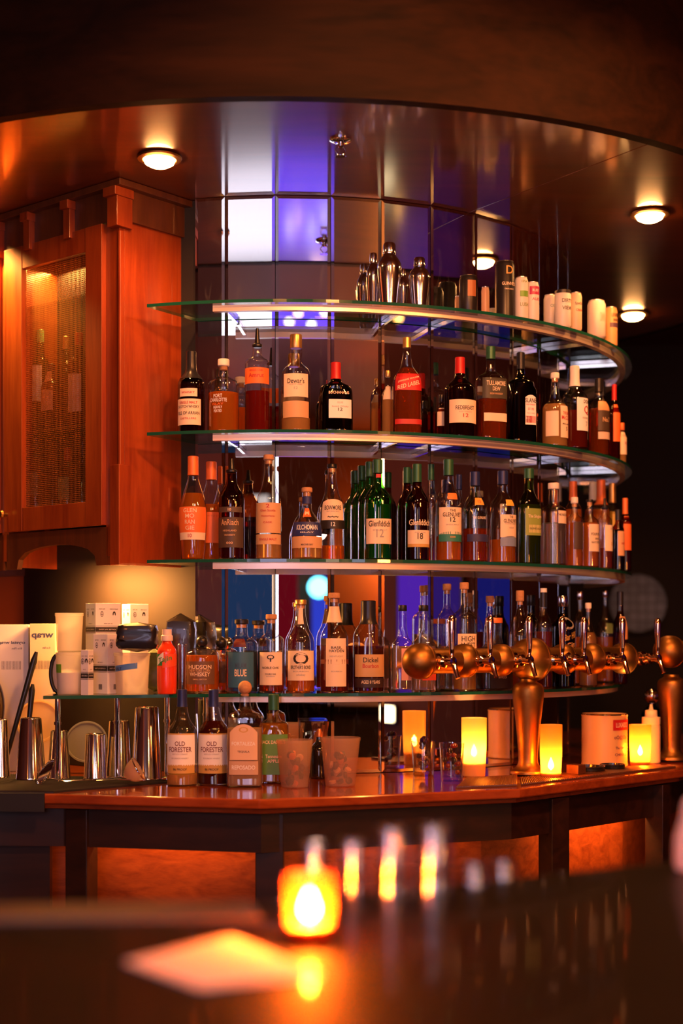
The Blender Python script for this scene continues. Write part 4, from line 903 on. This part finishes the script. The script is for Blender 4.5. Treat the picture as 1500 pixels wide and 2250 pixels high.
p = P(338, 1400, 4.78); crumple('herb_bag', (p.x, 4.80, ZS4+.075), (.05, .06, .148), 'dark green bundle wrapped in film beside the red sauce bottle', 8, pbr('green_bundle', (.05,.09,.02), .4, noise=.6, nscale=60))
# red sauce bottle
x, y, z, a, h = spot_on(3, 345, 388, 1383, 0, at_d=4.66); m = y/F
t = empty('sauce_bottle', (x, y, z), 0, 'red chilli sauce bottle with white cap and green label', 'bottle')
make('bottle_body', G().lathe(smooth_prof([(a*.85, 0), (a, .004), (a, h*.64), (a*.9, h*.70), (a*.5, h*.78), (a*.45, h*.84)]), 28), pbr('chilli_sauce', (.75, .05, .01), .2, sss=.2, coat=.5), t)
make('cap', G().lathe([(a*.6, h*.82), (a*.62, h*.84), (a*.60, h*.90), (a*.50, h*.91), (a*.48, h), (.001, h)], 24), flat((.80,.62,.55), .4), t)
def wrap(t, name, z0, z1, a0, a1, R, col, slope=0.0, s1=None):
    g = G(); vs_ = []
    for k, zz in enumerate((z0, z1)):
        for i in range(13):
            an = math.radians(a0+(a1-a0)*i/12); vs_.append((R*math.sin(an), -R*math.cos(an), zz+(slope if k == 0 else (slope if s1 is None else s1))*(i/12)))
    g.add(vs_, [(i, i+1, 14+i, 13+i) for i in range(12)]); return make(name, g, flat(col, .4), t, fix=False)
wrap(t, 'label', h*.44, h*.62, -75, 75, a+.0006, (.03,.22,.06)); lb_ = wrap(t, 'label', h*.40, h*.62, -20, 80, a+.0009, (.75,.08,.02), .01, 0)
wrap(t, 'label', h*.44, h*.56, -60, -12, a+.0011, (.8,.75,.7), .02)
v, f = flat_text('Tajin', .045, .022, 0, h*.53, .25); g = G(); g.add([((a+.002)*math.sin(p/a-.1), -(a+.002)*math.cos(p/a-.1), q) for p, q in v], f); make('lettering', g, flat((.04,.25,.05), .5), t, smooth=False, fix=False)
# mirror images of film boxes, built as solid boxes by the wall
for px0, px1, yt, d, txt, lab, mt, lit in ((-10, 62, 1372, 5.05, 'crystal wrap', 'grey-white cling film box with reversed print, at the picture edge under the cabinet', M_CARD, 0), (66, 121, 1370, 5.0, 'wrap', 'yellowish cling film box with large reversed blue print', M_CARD2, 1)):
    m = d/F; wd = (px1-px0)*m; x = ((px0+px1)/2-750)*m; h = zp(yt, d)-CT-.001
    t = empty('film_box', (x, d, CT+.0006), .12, lab, 'box')
    make('card_body', G().box((0, .06, h/2), (wd, .12, h)), mt, t, smooth=False, bevel=.001)
    g = G()
    v, f = flat_text(txt, wd*(.8 if lit == 0 else .86), .022 if lit else .013, 0, h-.045-(.0 if lit else .02), mirror=True, bold=.03); g.add([(p, -.0006, q) for p, q in v], f)
    v, f = flat_text('8 in Film', wd*.3, .007, wd*.15, h-.085, mirror=True); g.add([(p, -.0006, q) for p, q in v], f)
    make('lettering', g, flat((.04,.05,.12), .5), t, smooth=False, fix=False)
    g = G(); z0 = h-.16
    for k in range(14): g.add([(-.035+k*.005, -.0006, z0), (-.0335+k*.005, -.0006, z0), (-.0335+k*.005, -.0006, z0+.03), (-.035+k*.005, -.0006, z0+.03)], [(0, 1, 2, 3)])
    make('barcode', g, flat((.05,.05,.07), .5), t, smooth=False, fix=False)
# dark jug, black handle ring, ladles at the picture edge
x, d = P(8, 1400, 4.94).x, 4.94
t = empty('glass_jug', (x-.10, d-.04, CT+.0086), 0, 'brown tinted jug with round belly at the picture edge', 'jug')
make('belly', G().lathe(smooth_prof([(.04, 0), (.06, .01), (.09, .10), (.115, .22), (.10, .31), (.055, .36), (.05, .38)]), 36), thin_glass('smoked_jug_glass', (.28, .16, .08), .35), t)
t = empty('black_handle_pan', (P(112, 1400, 4.72).x, 4.74, ZS4), 0, 'curved black handle with pale lilac plastic behind it, beside the powder tub', 'jug')
g = G(); g.tube([(.012*math.cos(a)*0+.045*(1-math.cos(a)*1.0)*-.0 + -.025*math.sin(a)+.02, 0, .066-.062*math.cos(a)) for a in [PI*k/16 for k in range(17)]], .0065, 12); make('handle', g, M_BLACK, t)
make('vessel', G().lathe(smooth_prof([(.028, .002), (.034, .004), (.036, .115), (.034, .120)]), 28, (.028, .03, 0)), frosted('lilac_plastic', (.45,.42,.62), .3), t)
def ladle(px, yt, yb, d, tilt, label, wdt=.011):
    p1 = P(px, yb, d); p0 = P(px+tilt, yt, d+.02)
    t = empty('muddler', p1, 0, label, 'bar tool')
    v = p0-p1; g = G(); g.tube([(0, 0, 0), v*.5, v*.93, v], [wdt*.6, wdt*.8, wdt, wdt*.5], 12); make('shaft', g, M_BLACK, t); return t
ladle(4, 1432, 1702, 4.86, 76, 'flat black spatula leaning beside the brown jug')
ladle(52, 1503, 1702, 4.84, 20, 'black handled spoon with a copper band, standing in the tin', .010)
def disc(px, pyc, rpx, d, mat, label, tilt=.25, squash=1.0, name='tub_lid'):
    m = d/F; R = rpx*m; zc = R if name == 'tub_lid' else zp(pyc, d)-CT
    t = empty(name, ((px-750)*m, d, CT+.0006), 0, label, 'lid')
    M = Matrix.Rotation(PI/2-tilt, 3, 'X'); zc = zp(pyc, d)-CT
    make('lid_disc', G().lathe([(.001, 0), (R*.9, 0), (R*.92, .003), (R, .003), (R, -.003), (R*.86, -.003), (.001, -.002)], 40, (0, 0, zc), M=M, caps=False), mat, t)
    g = G(); g.box((0, 0.004, max(.004, (zc-R*.97)/2)), (R*.5, .004, max(.008, zc-R*.95))) ; return t
disc(190, 1630, 46, 4.98, frosted('grey_lid_plastic', (.36,.34,.33), .25), 'grey translucent round lid leaning behind the tins')
disc(84, 1585, 48, 4.94, frosted('yellowed_lid_plastic', (.85,.65,.38), .2), 'yellowish round lid propped behind the steel tins')
# upturned steel tins
def tin(x0, x1, yt, d, label, top=.70):
    m = d/F; x = ((x0+x1)/2-750)*m; a = (x1-x0)/2*m; z = CT+.0066; h = zp(yt, d)-z
    t = empty('shaker_tin', (x, d, z), 0, label, 'shaker tin', 'upturned steel shaker tins')
    make('tin_wall', G().lathe([(a*.97, 0), (a, .001), (a, .004), (a*.985, .006), (a*(top+.03), h-.004), (a*top, h-.001), (a*(top-.04), h), (a*(top-.06), h-.002), (.001, h-.003)], 40), pbr('brushed_tin', (.70, .66, .64), .10, 1.0), t)
    make('rim', G().lathe([(a*1.0, .0), (a*1.025, .0012), (a*1.0, .0028)], 40, caps=False), M_STEEL, t)
tin(-16, 22, 1580, 4.78, 'steel tin cut by the picture edge')
tin(35, 101, 1577, 4.72, 'steel tin with a spoon handle behind it', .66)
tin(104, 155, 1605, 4.74, 'steel tin just behind the coiled strainer', .68)
tin(184, 236, 1612, 4.74, 'shortest steel tin, in the middle of the mat', .80)
tin(232, 292, 1583, 4.82, 'steel tin partly hidden by the tallest one', .72)
tin(288, 356, 1553, 4.72, 'tallest steel tin, beside the chrome post', .72)
# strainers
def hawthorne():
    p = P(100, 1700, 4.56); t = empty('cocktail_strainer', (p.x, p.y, CT+.0105), 0.5, 'coiled bar strainer lying on the mat before the tins', 'strainer')
    M = Matrix.Rotation(-.95, 3, 'Y')
    make('plate', G().lathe([(.001, 0), (.042, 0), (.042, .0015), (.001, .0015)], 32, (0, 0, .034), M=M), M_CHROME, t)
    g = G(); g.tube([M @ Vector(((.043+.005*math.cos(k*1.3))*math.cos(k*2*PI/260), (.043+.005*math.cos(k*1.3))*math.sin(k*2*PI/260), .004*math.sin(k*1.3)))+Vector((0, 0, .034)) for k in range(180)], .0011, 5); make('coil_spring', g, M_CHROME, t)
    g = G(); g.tube([(.02, .0, .012), (.06, -.01, .004), (.15, -.02, .004), (.155, -.03, .004), (.06, -.026, .004), (.02, -.012, .012)], .0022, 8); make('handle', g, M_CHROME, t)
hawthorne()
p = P(305, 1690, 4.54); t = empty('fine_strainer', (p.x, p.y, CT+.0086), 0, 'small fine mesh sieve with wire handle at the mat edge', 'strainer')
M = Matrix.Rotation(1.05, 3, 'Y')
make('mesh_cone', G().lathe(smooth_prof([(.040, 0), (.037, -.014), (.028, -.034), (.012, -.048), (.001, -.052)]), 32, (.0, 0, .048), M=M, caps=False), frosted('copper_lit_mesh', (.75,.50,.36), .35, .3), t)  # mesh has one even copper tone
g = G(); g.tube([M @ Vector((.041*math.cos(k*PI/16), .041*math.sin(k*PI/16), 0))+Vector((0, 0, .048)) for k in range(33)], .0022, 8); make('rim_wire', g, M_CHROME, t)
g = G(); g.tube([M @ Vector((.041, .006, 0))+Vector((0, 0, .048)), (-.06, .0, .022), (-.13, -.004, .014), (-.133, -.012, .012), (-.06, -.016, .016), M @ Vector((.041, -.016, 0))+Vector((0, 0, .048))], .0018, 8); make('handle', g, M_CHROME, t)

# ------------------------------------------------------------ deli tubs, tools, glasses on the wood
M_ORP = frosted('warm_plastic', (.92, .74, .62), .80, .3)
def deli(x0, x1, yt, d, label, seed):
    t, a, b, h = tub('deli_tub', x0, x1, yt, d, label, z=CT+.0006, taper=.74, mat=M_ORP, grp='plastic tubs of caps on the counter')
    rnd = random.Random(seed)
    for k in range(26):
        r = b*.62*math.sqrt(rnd.random()); an = rnd.random()*2*PI; zz = .012+h*.62*rnd.random()
        c = rnd.choice([(.02,.02,.03), (.03,.03,.06), (.05,.02,.02), (.6,.2,.05), (.7,.6,.5), (.03,.02,.02), (.02,.05,.06)])
        M = Matrix.Rotation(rnd.random()*3, 3, 'X') @ Matrix.Rotation(rnd.random()*3, 3, 'Y')
        make('bottle_cap', G().lathe([(.010, -.005), (.0115, -.004), (.011, .004), (.009, .005)], 14, (r*math.cos(an), r*math.sin(an), zz), M=M), flat(c, .35), t)
deli(606, 688, 1625, 4.52, 'frosted tub half full of dark pourer caps, next to the green label bottle', 1)
deli(703, 792, 1620, 4.56, 'frosted tub packed with dark and orange caps, end of the row', 2)
x, y, z, a, h = spot_on(0, 680, 722, 1602, 0, at_d=4.80, zs=CT)
t = empty('bitters_bottle', (x, y, z), 0, 'small black dasher bottle behind the two frosted tubs', 'bottle')
make('bottle_body', G().lathe(smooth_prof([(a*.9, 0), (a, .004), (a, h*.55), (a*.8, h*.66), (a*.32, h*.75), (a*.3, h*.86)]), 24), pbr('black_glass', (.01,.008,.008), .08, coat=.8), t)
make('dasher_top', G().lathe([(a*.36, h*.84), (a*.36, h*.93), (a*.2, h), (.001, h)], 16), pbr('copper_cap', (.6,.2,.06), .3, .7), t)
# square plastic canister of picks against the mirror
p = P(688, 1400, 4.90)
t = empty('straw_canister', (p.x, 4.90, CT+.0006), 0, 'clear square canister with copper peelers standing in it, by the mirror', 'canister')
make('canister_wall', G().lathe([(.044, 0), (.048, .004), (.048, .185), (.050, .19)], 32, n=6), M_PANE, t)
g = G()
for k in range(4): g.tube([(-.01+.01*k, 0, .02), (.01+.013*k, .0, .15+.012*k)], .006, 8)
make('peelers', g, pbr('copper_cap', (.6,.2,.06), .3, .7), t)
def shotglass(px, yt, d, w_, label, seed):
    m = d/F; x = (px-750)*m; a = w_/2*m; z = CT+.0006; h = zp(yt, d)-z
    t = empty('rocks_glass', (x, d, z), 0, label, 'glass', 'small glasses of cocktail picks')
    make('glass_wall', G().lathe([(a*.80, 0), (a*.84, .003), (a, h), (a-.0015, h), (a*.80, .014), (.001, .012)], 32, caps=True), M_CLEAR, t)
    rnd = random.Random(seed)
    for k in range(16):
        r = a*.55*math.sqrt(rnd.random()); an = rnd.random()*2*PI; zz = .022+(h-.012)*rnd.random()
        c = rnd.choice([(.03,.01,.06), (.02,.01,.02), (.25,.02,.02), (.05,.02,.10), (.02,.02,.04)])
        g = G(); g.lathe([(.001,-.009), (.008, -.005), (.009, .001), (.006, .007), (.001, .009)], 12, (r*math.cos(an), r*math.sin(an), zz)); make('cherry', g, pbr('cherry_%02x' % int(255*c[0]*3), c, .2, coat=.6), t)
shotglass(992, 1632, 4.72, 56, 'small glass of dark cherries in front, by the tall candle', 4)
shotglass(930, 1628, 4.90, 54, 'small glass of dark berries set back against the mirror', 5)
# ------------------------------------------------------------ candles
M_FLAME = glow('flame_glow', (1, .60, .22), 420)
M_CGL = frosted('amber_candle_glass', (.95, .50, .14), .6, .25); M_RGL = frosted('red_candle_glass', (.85, .07, .008), .78, .3, (1, .42, .13)); M_PGL = frosted('pale_candle_glass', (.95, .62, .25), .30, .3)
M_WAX = pbr('candle_wax', (.9, .65, .3), .4, sss=.5)
M_FLAME2 = glow('near_flame_glow', (1, .72, .40), 2000)
def candle(px, d, w_, yt, label, mat, pw, zb=None, fz=.045, waxh=.02, fr=.006, name='votive_candle', col=(1,.40,.08)):
    m = d/F; x = (px-750)*m; a = w_/2*m; z = (CT if zb is None else zb)+.0006; h = zp(yt, d)-z
    t = empty(name, (x, d, z), 0, label, 'candle')
    make('glass_cup', G().lathe([(a*.80, 0), (a*.88, .004), (a*.98, h*.5), (a, h), (a-.002, h), (a*.94, h*.5), (a*.80, .006), (.001, .005)], 36), mat, t)
    make('wax', G().lathe([(a*.72, .007), (a*.80, waxh), (.001, waxh)], 28), M_WAX, t)
    make('flame', G().lathe(smooth_prof([(.001, fz-fr*1.6), (fr*.9, fz-fr*.8), (fr, fz), (fr*.5, fz+fr*1.4), (.0005, fz+fr*2.4)]), 16), M_FLAME2 if zb else M_FLAME, t)
    light('candle_light', 'POINT', (x, d, z+fz+fr), pw, col, .008)
    return t
candle(1041, 4.86, 56, 1577, 'tall frosted glowing candle glass before the mirror', M_PGL, 9, fz=.085, waxh=.05, fr=.011, name='pillar_candle')
candle(1210, 4.80, 50, 1592, 'amber bubbled candle glass beside the tap column', M_CGL, 7, fz=.045, fr=.011)
candle(1406, 5.25, 48, 1592, 'amber bubbled candle glass in front of the squeeze bottle', M_CGL, 7, fz=.055, fr=.010)
# large cherry can, squeeze bottle, trays
x, y, z, a, h = spot_on(0, 1277, 1378, 1568, 0, at_d=5.28, zs=CT); m = y/F
t = empty('food_can', (x, y, z), .1, 'big ribbed cherry tin with pale label and red name patch', 'can')
pr = [(a*.97, 0), (a, .002), (a, .006)]
for k in range(15): pr += [(a*.985, .01+(h-.02)*(k+.2)/15), (a*.975, .01+(h-.02)*(k+.7)/15)]
pr += [(a, h-.006), (a, h-.001), (a*.96, h), (a*.94, h-.004), (.001, h-.005)]
make('tin_body', G().lathe(pr, 48), pbr('tin_label_paper', (.72,.42,.16), .4, .1), t)
make('rim', G().lathe([(a, h-.004), (a*1.012, h-.001), (a*.97, h+.001)], 48, caps=False), M_CHROME, t)
lbp = wrap(t, 'label', h*.70, h*.90, 5, 62, a+.001, (.45,.01,.01))
for s, zz, ww, hh, c, off in (('LUXARDO', .80, .060, .018, CR, 33), ('The Original', .36, .055, .012, (.03,.02,.1), 30), ('CHERRIES', .24, .06, .010, (.03,.02,.1), 30), ('oO@Oo', .56, .06, .018, (.15,.04,.08), 28)):
    v, f = flat_text(s, ww, hh, 0, h*zz); g = G(); g.add([((a+.0016)*math.sin(p/a+math.radians(off)), -(a+.0016)*math.cos(p/a+math.radians(off)), q) for p, q in v], f); make('lettering', g, flat(c, .5), t, smooth=False, fix=False)
x, y, z, a, h = spot_on(0, 1410, 1450, 1548, 0, at_d=5.39, zs=CT)
t = empty('squeeze_bottle', (x, y, z), 0, 'pale squeeze bottle with stepped nozzle cap behind a candle', 'bottle')
make('bottle_body', G().lathe([(a*.9, 0), (a, .004), (a, h*.62), (a*.95, h*.66)], 28), pbr('squeeze_plastic', (.8,.60,.35), .4, sss=.3), t)
make('nozzle_cap', G().lathe([(a*.98, h*.66), (a, h*.67), (a, h*.78), (a*.68, h*.79), (a*.64, h*.90), (a*.25, h*.91), (a*.14, h), (.001, h)], 28), pbr('nozzle_plastic', (.85,.68,.42), .4, sss=.3), t)
def tray(px, d, R, label, hh=.016):
    x = (px-750)/F*d; t = empty('bar_tray', (x, d, CT+.0070), 0, label, 'tray')
    make('tray_dish', G().lathe([(R*.92, 0), (R, .002), (R, hh), (R-.003, hh), (R-.004, .004), (.001, .003)], 40), pbr('black_tray', (.012,.010,.010), .18, coat=.5), t)
tray(1290, 5.02, .062, 'round black tray lying beside the amber candle')
tray(1345, 5.10, .045, 'smaller round black tray in front of the cherry tin')
x = (1264-750)/F*4.90; t = empty('napkin_caddy', (x, 4.89, CT+.0076), .8, 'low brown box between the candle and the round tray', 'box')
make('box_body', G().box((0, 0, .016), (.045, .05, .032)), M_CABD, t, smooth=False, bevel=.002)

# ------------------------------------------------------------ brass tap towers
def tower(A, Bp, spheres, taps, col_t, label, zc, name='tap_tower', colr=.052):
    A = Vector((*A, 0)); Bp = Vector((*Bp, 0)); ax = (Bp-A); Lg = ax.length; u = ax.normalized(); rz = math.atan2(u.y, u.x)
    base = A+ax*col_t
    t = empty(name, (base.x, base.y, CT+.0082), rz, label, 'beer tap tower')
    zc0 = zc-CT-.0076; lx = lambda q: (q-col_t)*Lg
    X = Matrix(((0, 0, 1), (0, 1, 0), (-1, 0, 0)))  # lathe axis z -> x
    make('column', G().lathe(smooth_prof([(.062, 0), (.062, .010), (.046, .018), (.034, .035), (.033, .06), (.041, .16), (.052, .245), (.055, .285), (.050, .305), (.030, .315), (.028, .325)]) if zc0 > .34 else
         smooth_prof([(.062, 0), (.062, .010), (.046, .018), (.034, .035), (.033, .06), (.041, .16), (.052, .245), (.055, .285), (.050, .305), (.030, .315), (.028, .325)]), 40), M_BRASS, t)
    g = G(); g.lathe([(.041, lx(0)), (.041, lx(1))], 36, (0, 0, zc0), M=X); make('cross_tube', g, M_BRASS, t)
    for q, r in spheres:
        make('bulb', G().lathe([(max(.001, r*math.sin(a)), -r*math.cos(a)) for a in [PI*k/18 for k in range(19)]], 40, (lx(q), 0, zc0), caps=False), M_BRASS, t)
        make('collar', G().lathe([(r*.90, -.004), (r*.985, -.002), (r*.99, .002), (r*.90, .004)], 40, (lx(q)+r*.25, 0, zc0), M=X, caps=False), M_BRASS, t)
    M_T = pbr('copper_chrome', (.82, .55, .42), .07, 1.0)
    Y = Matrix(((1, 0, 0), (0, 0, -1), (0, 1, 0)))  # z -> -y
    for q in taps:
        f = empty('faucet', (lx(q), 0, zc0)); f.parent = t
        make('shank', G().lathe([(.026, .030), (.026, .044), (.017, .050), (.014, .062), (.019, .066), (.020, .078), (.012, .084), (.011, .10), (.015, .104), (.015, .116), (.001, .118)], 24, M=Y), M_T, f)
        g = G(); g.tube([(0, -.108, .0), (0, -.120, -.012), (0, -.135, -.052)], [.010, .009, .0075], 12); make('spout', g, M_T, f)
        g = G(); g.lathe([(.006, .006), (.009, .014), (.006, .022), (.008, .030), (.0085, .04), (.011, .09), (.0125, .125), (.0115, .138), (.007, .146), (.001, .148)], 20, (0, -.108, 0)); make('lever_handle', g, M_T, f)
def tq(px, A, Bp):
    s = (px-750)/F; return (s*A[1]-A[0])/((Bp[0]-A[0]) - s*(Bp[1]-A[1]))
A_, B_ = (.262, 4.57), (1.062, 5.25)
tower(A_, B_, [(tq(922, A_, B_), .058), (tq(1018, A_, B_), .056), (tq(1098, A_, B_), .055), (tq(1165, A_, B_), .076), (tq(1236, A_, B_), .054), (tq(1298, A_, B_), .056), (tq(1368, A_, B_), .057)],
      [tq(q, A_, B_) for q in (940, 1024, 1110, 1182, 1230, 1314, 1392)], tq(1160, A_, B_), 'long brass beer tap tower with seven upright lever taps on one column', zp(1450, 4.9))
A2, B2 = (1.255, 5.45), (1.85, 6.05)
tower(A2, B2, [(0, .062), (.25, .05), (.5, .05)], [.12, .38], 0.02, 'second brass tap tower, cut by the picture edge, seen from its round end', zp(1432, 5.5))

# ------------------------------------------------------------ near bar: candle, napkin, glasses
candle(680, 1.68, 104, 1925, 'red glass candle burning on the near bar', M_RGL, .7, zb=BZ, fz=.040, waxh=.022, fr=.0085, col=(1,.28,.05))
t = empty('paper_napkin', (-.134, 1.59, BZ+.0008), 0, 'white square napkin lying on the near bar', 'napkin')
q = [(-.239, 1.57), (-.131, 1.708), (-.022, 1.508), (-.144, 1.453)]
make('napkin_sheet', G().prism([(a+.134, b-1.59) for a, b in q], 0, .0016), flat((.75,.70,.64), .8), t, smooth=False)
M_REALG = pbr('drinking_glass', (.97, .97, .97), .02, trans=1.0, ior=1.45)
for px, d, w_, yt, lab in ((690, 1.98, 70, 1862, 'shortest upturned tumbler beside the red candle'), (775, 1.92, 74, 1846, 'blurred upturned tumbler, second from the red candle'), (860, 1.88, 84, 1818, 'blurred tall tumbler in the middle of the group'),
                          (952, 1.92, 96, 1812, 'widest tall tumbler of the blurred group'), (1040, 2.05, 66, 1895, 'low blurred tumbler past the widest one'), (1105, 2.12, 60, 1890, 'low blurred tumbler at the far end of the group')):
    m = d/F; x = (px-750)*m; a = w_/2*m; h = zp(yt, d)-BZ
    t = empty('drinking_glass', (x, d, BZ+.0066 if px < 700 else BZ+.0006), 0, lab, 'glass', 'upturned glasses on the near bar')
    make('glass_wall', G().lathe([(a, 0), (a, .002), (a*.95, h*.3), (a*.93, h*.32), (a*.93, h*.36), (a*.90, h*.6), (a*.88, h*.62), (a*.84, h-.004), (a*.78, h), (.001, h), (.001, h-.012), (a*.76, h-.012), (a*.82, h*.5), (a*.93, .0)], 28, caps=False), thin_glass('tumbler_glass', (.93,.92,.92), .6, 4.5, .12), t)
p = P(1500, 1400, 2.2)
t = empty('salt_shaker', (p.x+.012, 2.2, BZ+.0006), 0, 'pale blurred bottle at the picture edge on the near bar', 'bottle')
make('shaker_body', G().lathe(smooth_prof([(.022, 0), (.026, .004), (.026, .05), (.016, .075), (.012, .11), (.001, .112)]), 24), flat((.7,.62,.62), .3), t)

# ------------------------------------------------------------ the customers' room, seen in the mirrors
def screen(c, sx, sz, col, s, label, axis='Y', name='wall_screen', cat='screen'):
    t = empty(name, c, 0 if axis == 'Y' else PI/2, label, cat)
    make('casing', G().box((0, -.0, 0), (sx+.03, .04, sz+.03)), M_BLACK, t, smooth=False)
    f = 1 if axis == 'Y' else -1
    g = G(); g.box((0, .021*1, 0), (sx, .002, sz)); make('lit_face', g, glow('glow_%02x%02x%02x_%d' % (*[int(255*q) for q in col], int(s*100)), col, s), t, smooth=False)
WB = YB+.03
screen((-2.62, WB, E+.10), .80, 1.10, (.03, .07, .20), .22, 'dim navy screen on the wall across the room')
screen((-2.50, WB, E+1.02), .26, .62, (.9, .75, .72), .45, 'pale poster light on the wall across the room')
screen((-2.02, WB, E+.75), .30, 1.9, (.80, .72, 1.0), 3.0, 'tall white light column on the far wall by the navy screen', name='light_column', cat='lamp')  # tall glowing panels added to stripe the mirror bevels and bottles
screen((3.15, WB, E+.40), .30, 2.0, (.75, .70, 1.0), 2.2, 'tall white light column near the room corner', name='light_column', cat='lamp')
screen((.05, WB, E+.9), .22, 1.5, (1.0, .62, .40), 1.2, 'tall peach light column on the far wall', name='light_column', cat='lamp')
screen((.40, WB, E+.28), .24, .8, (.5, .01, .03), .12, 'dark red lit panel across the room', name='lit_panel', cat='lamp')
screen((.76, WB, E+.10), .22, .9, (.03, .05, .6), .5, 'blue lit panel across the room', name='lit_panel', cat='lamp')
screen((-2.62, WB, E-.92), .80, .90, (.92, .85, 1.0), 2.6, 'bright white lit cooler front low across the room', name='lit_panel', cat='lamp')
screen((.55, WB, E-.92), .95, .90, (.12, .05, 1.0), 2.2, 'bright violet lit cooler front low across the room', name='lit_panel', cat='lamp')
screen((XR-.03, .80, E+.15), .50, .95, (.10, .02, .50), .40, 'violet lit panel on the side wall', axis='X', name='lit_panel', cat='lamp')
screen((XR-.03, 3.1, E+.15), .40, .95, (.06, .02, .30), .22, 'dim violet lit panel farther along the side wall', axis='X', name='lit_panel', cat='lamp')
screen((XR-.03, .35, E-.62), .30, .12, (1, .75, .4), 5, 'cream lit sign low on the side wall', axis='X', name='lit_panel', cat='lamp')
screen((XR-.03, 1.6, E-.45), .60, .25, (1, .05, .02), .8, 'red lit sign low on the side wall', axis='X', name='lit_panel', cat='lamp')
screen((-.68, -.8, E+.45), .90, 1.3, (.74, .62, 1.0), 2.6, 'broad violet-white light panel behind the near bar', name='light_panel', cat='lamp')  # unseen panels added to give the bottles broader highlights
screen((1.25, -.8, E+.45), .60, 1.2, (1.0, .62, .40), 2.4, 'broad warm light panel behind the near bar', name='light_panel', cat='lamp')
screen((XR-.03, 5.05, E+.15), .35, .95, (.02, .02, .30), .20, 'deep blue lit panel at the far end of the side wall', axis='X', name='lit_panel', cat='lamp')
def ball(c, r, col, s, label):
    o = make('globe_lamp', G().lathe([(max(.001, r*math.sin(a)), -r*math.cos(a)) for a in [PI*k/16 for k in range(17)]], 24, caps=False), glow('glow_%02x%02x%02x_%d' % (*[int(255*q) for q in col], int(s*100)), col, s)); o.location = c
    tag(o, label, 'lamp')
ball((.69, WB+.25, E+.45), .095, (.15, .75, 1.0), 3.0, 'round cyan globe lamp across the room'); ball((.66, WB+.22, E+.62), .03, (.1, .9, .6), 2.0, 'tiny green globe lamp above the cyan one')
for k, (x, y, z, c) in enumerate(((.42, WB+.3, E-.62, (1,.8,.7)), (.5, WB+.3, E-.70, (1,.6,.4)), (.62, WB+.3, E-.60, (.7,.7,1)), (.74, WB+.3, E-.72, (1,.9,.9)), (4.55, .5, E-.35, (1,.5,.15)), (4.55, .75, E-.28, (1,.45,.1)), (4.6, 1.3, E-.3, (1,.4,.1)))):
    ball((x, y, z), .035, c, 7, 'small bulb lamp number %s from the middle of the room' % ('one', 'two', 'three', 'four', 'five', 'six', 'seven')[k])  # balls by the back wall stand in for bright bar glasses
# round glass-block window in the far dark wall
t = empty('window_1', (P(1402, 1325, 9.9).x, 9.93, zp(1325, 9.9)), 0, 'dim round grey glass-block window in the dark far wall'); t['kind'] = 'structure'
M2 = Matrix.Rotation(PI/2, 3, 'X')
make('frame', G().lathe([(.20, 0), (.215, 0), (.215, .03), (.20, .03)], 48, M=M2, caps=False), M_DARK, t)
m_, t_, out_n = nt('glass_block')
b_ = t_.nodes.new('ShaderNodeBsdfPrincipled'); t_.links.new(b_.outputs[0], out_n.inputs[0])
tc_ = t_.nodes.new('ShaderNodeTexCoord'); br = t_.nodes.new('ShaderNodeTexBrick'); mp_ = t_.nodes.new('ShaderNodeMapping'); mp_.inputs['Rotation'].default_value = (PI/2, 0, 0)
t_.links.new(tc_.outputs['Object'], mp_.inputs[0]); t_.links.new(mp_.outputs[0], br.inputs['Vector'])
br.inputs['Scale'].default_value = 8; br.offset = 0; br.inputs['Color1'].default_value = (.20,.21,.24,1); br.inputs['Color2'].default_value = (.11,.12,.14,1); br.inputs['Mortar'].default_value = (.06,.06,.07,1)
br.inputs['Mortar Size'].default_value = .03; br.inputs['Brick Width'].default_value = .5; br.inputs['Row Height'].default_value = .5
t_.links.new(br.outputs[0], b_.inputs['Base Color']); t_.links.new(br.outputs[0], b_.inputs['Emission Color']); b_.inputs['Emission Strength'].default_value = .022
make('glass_blocks', G().lathe([(.001, .012), (.200, .012), (.200, .02), (.001, .02)], 48, M=M2), m_, t, smooth=False)
# unseen glowing tubes added to streak bottles and tumblers with highlights
for (x, y, z, hh, c, s_, lab) in ((-1.05, .95, E-.35, 1.3, (.75, .62, 1.0), 1.6, 'violet-white tube lamp standing at one end of the near bar'), (1.15, 1.1, E-.35, 1.2, (1.0, .45, .18), 1.5, 'warm tube lamp standing at the other end of the near bar'), (-.42, .30, E-.35, .55, (1.0, .78, .80), 14, 'short white tube lamp on the near bar')):
    t = empty('tube_lamp', (x, y, z-.0094), 0, lab, 'lamp')
    make('base', G().lathe([(.05, 0), (.05, .012), (.02, .02)], 28), M_BLACK, t)
    make('tube', G().lathe([(.016, .02), (.018, .03), (.018, hh), (.001, hh+.01)], 20), glow('tube_%02x%02x' % (int(255*c[1]), int(255*c[2])), c, s_), t)
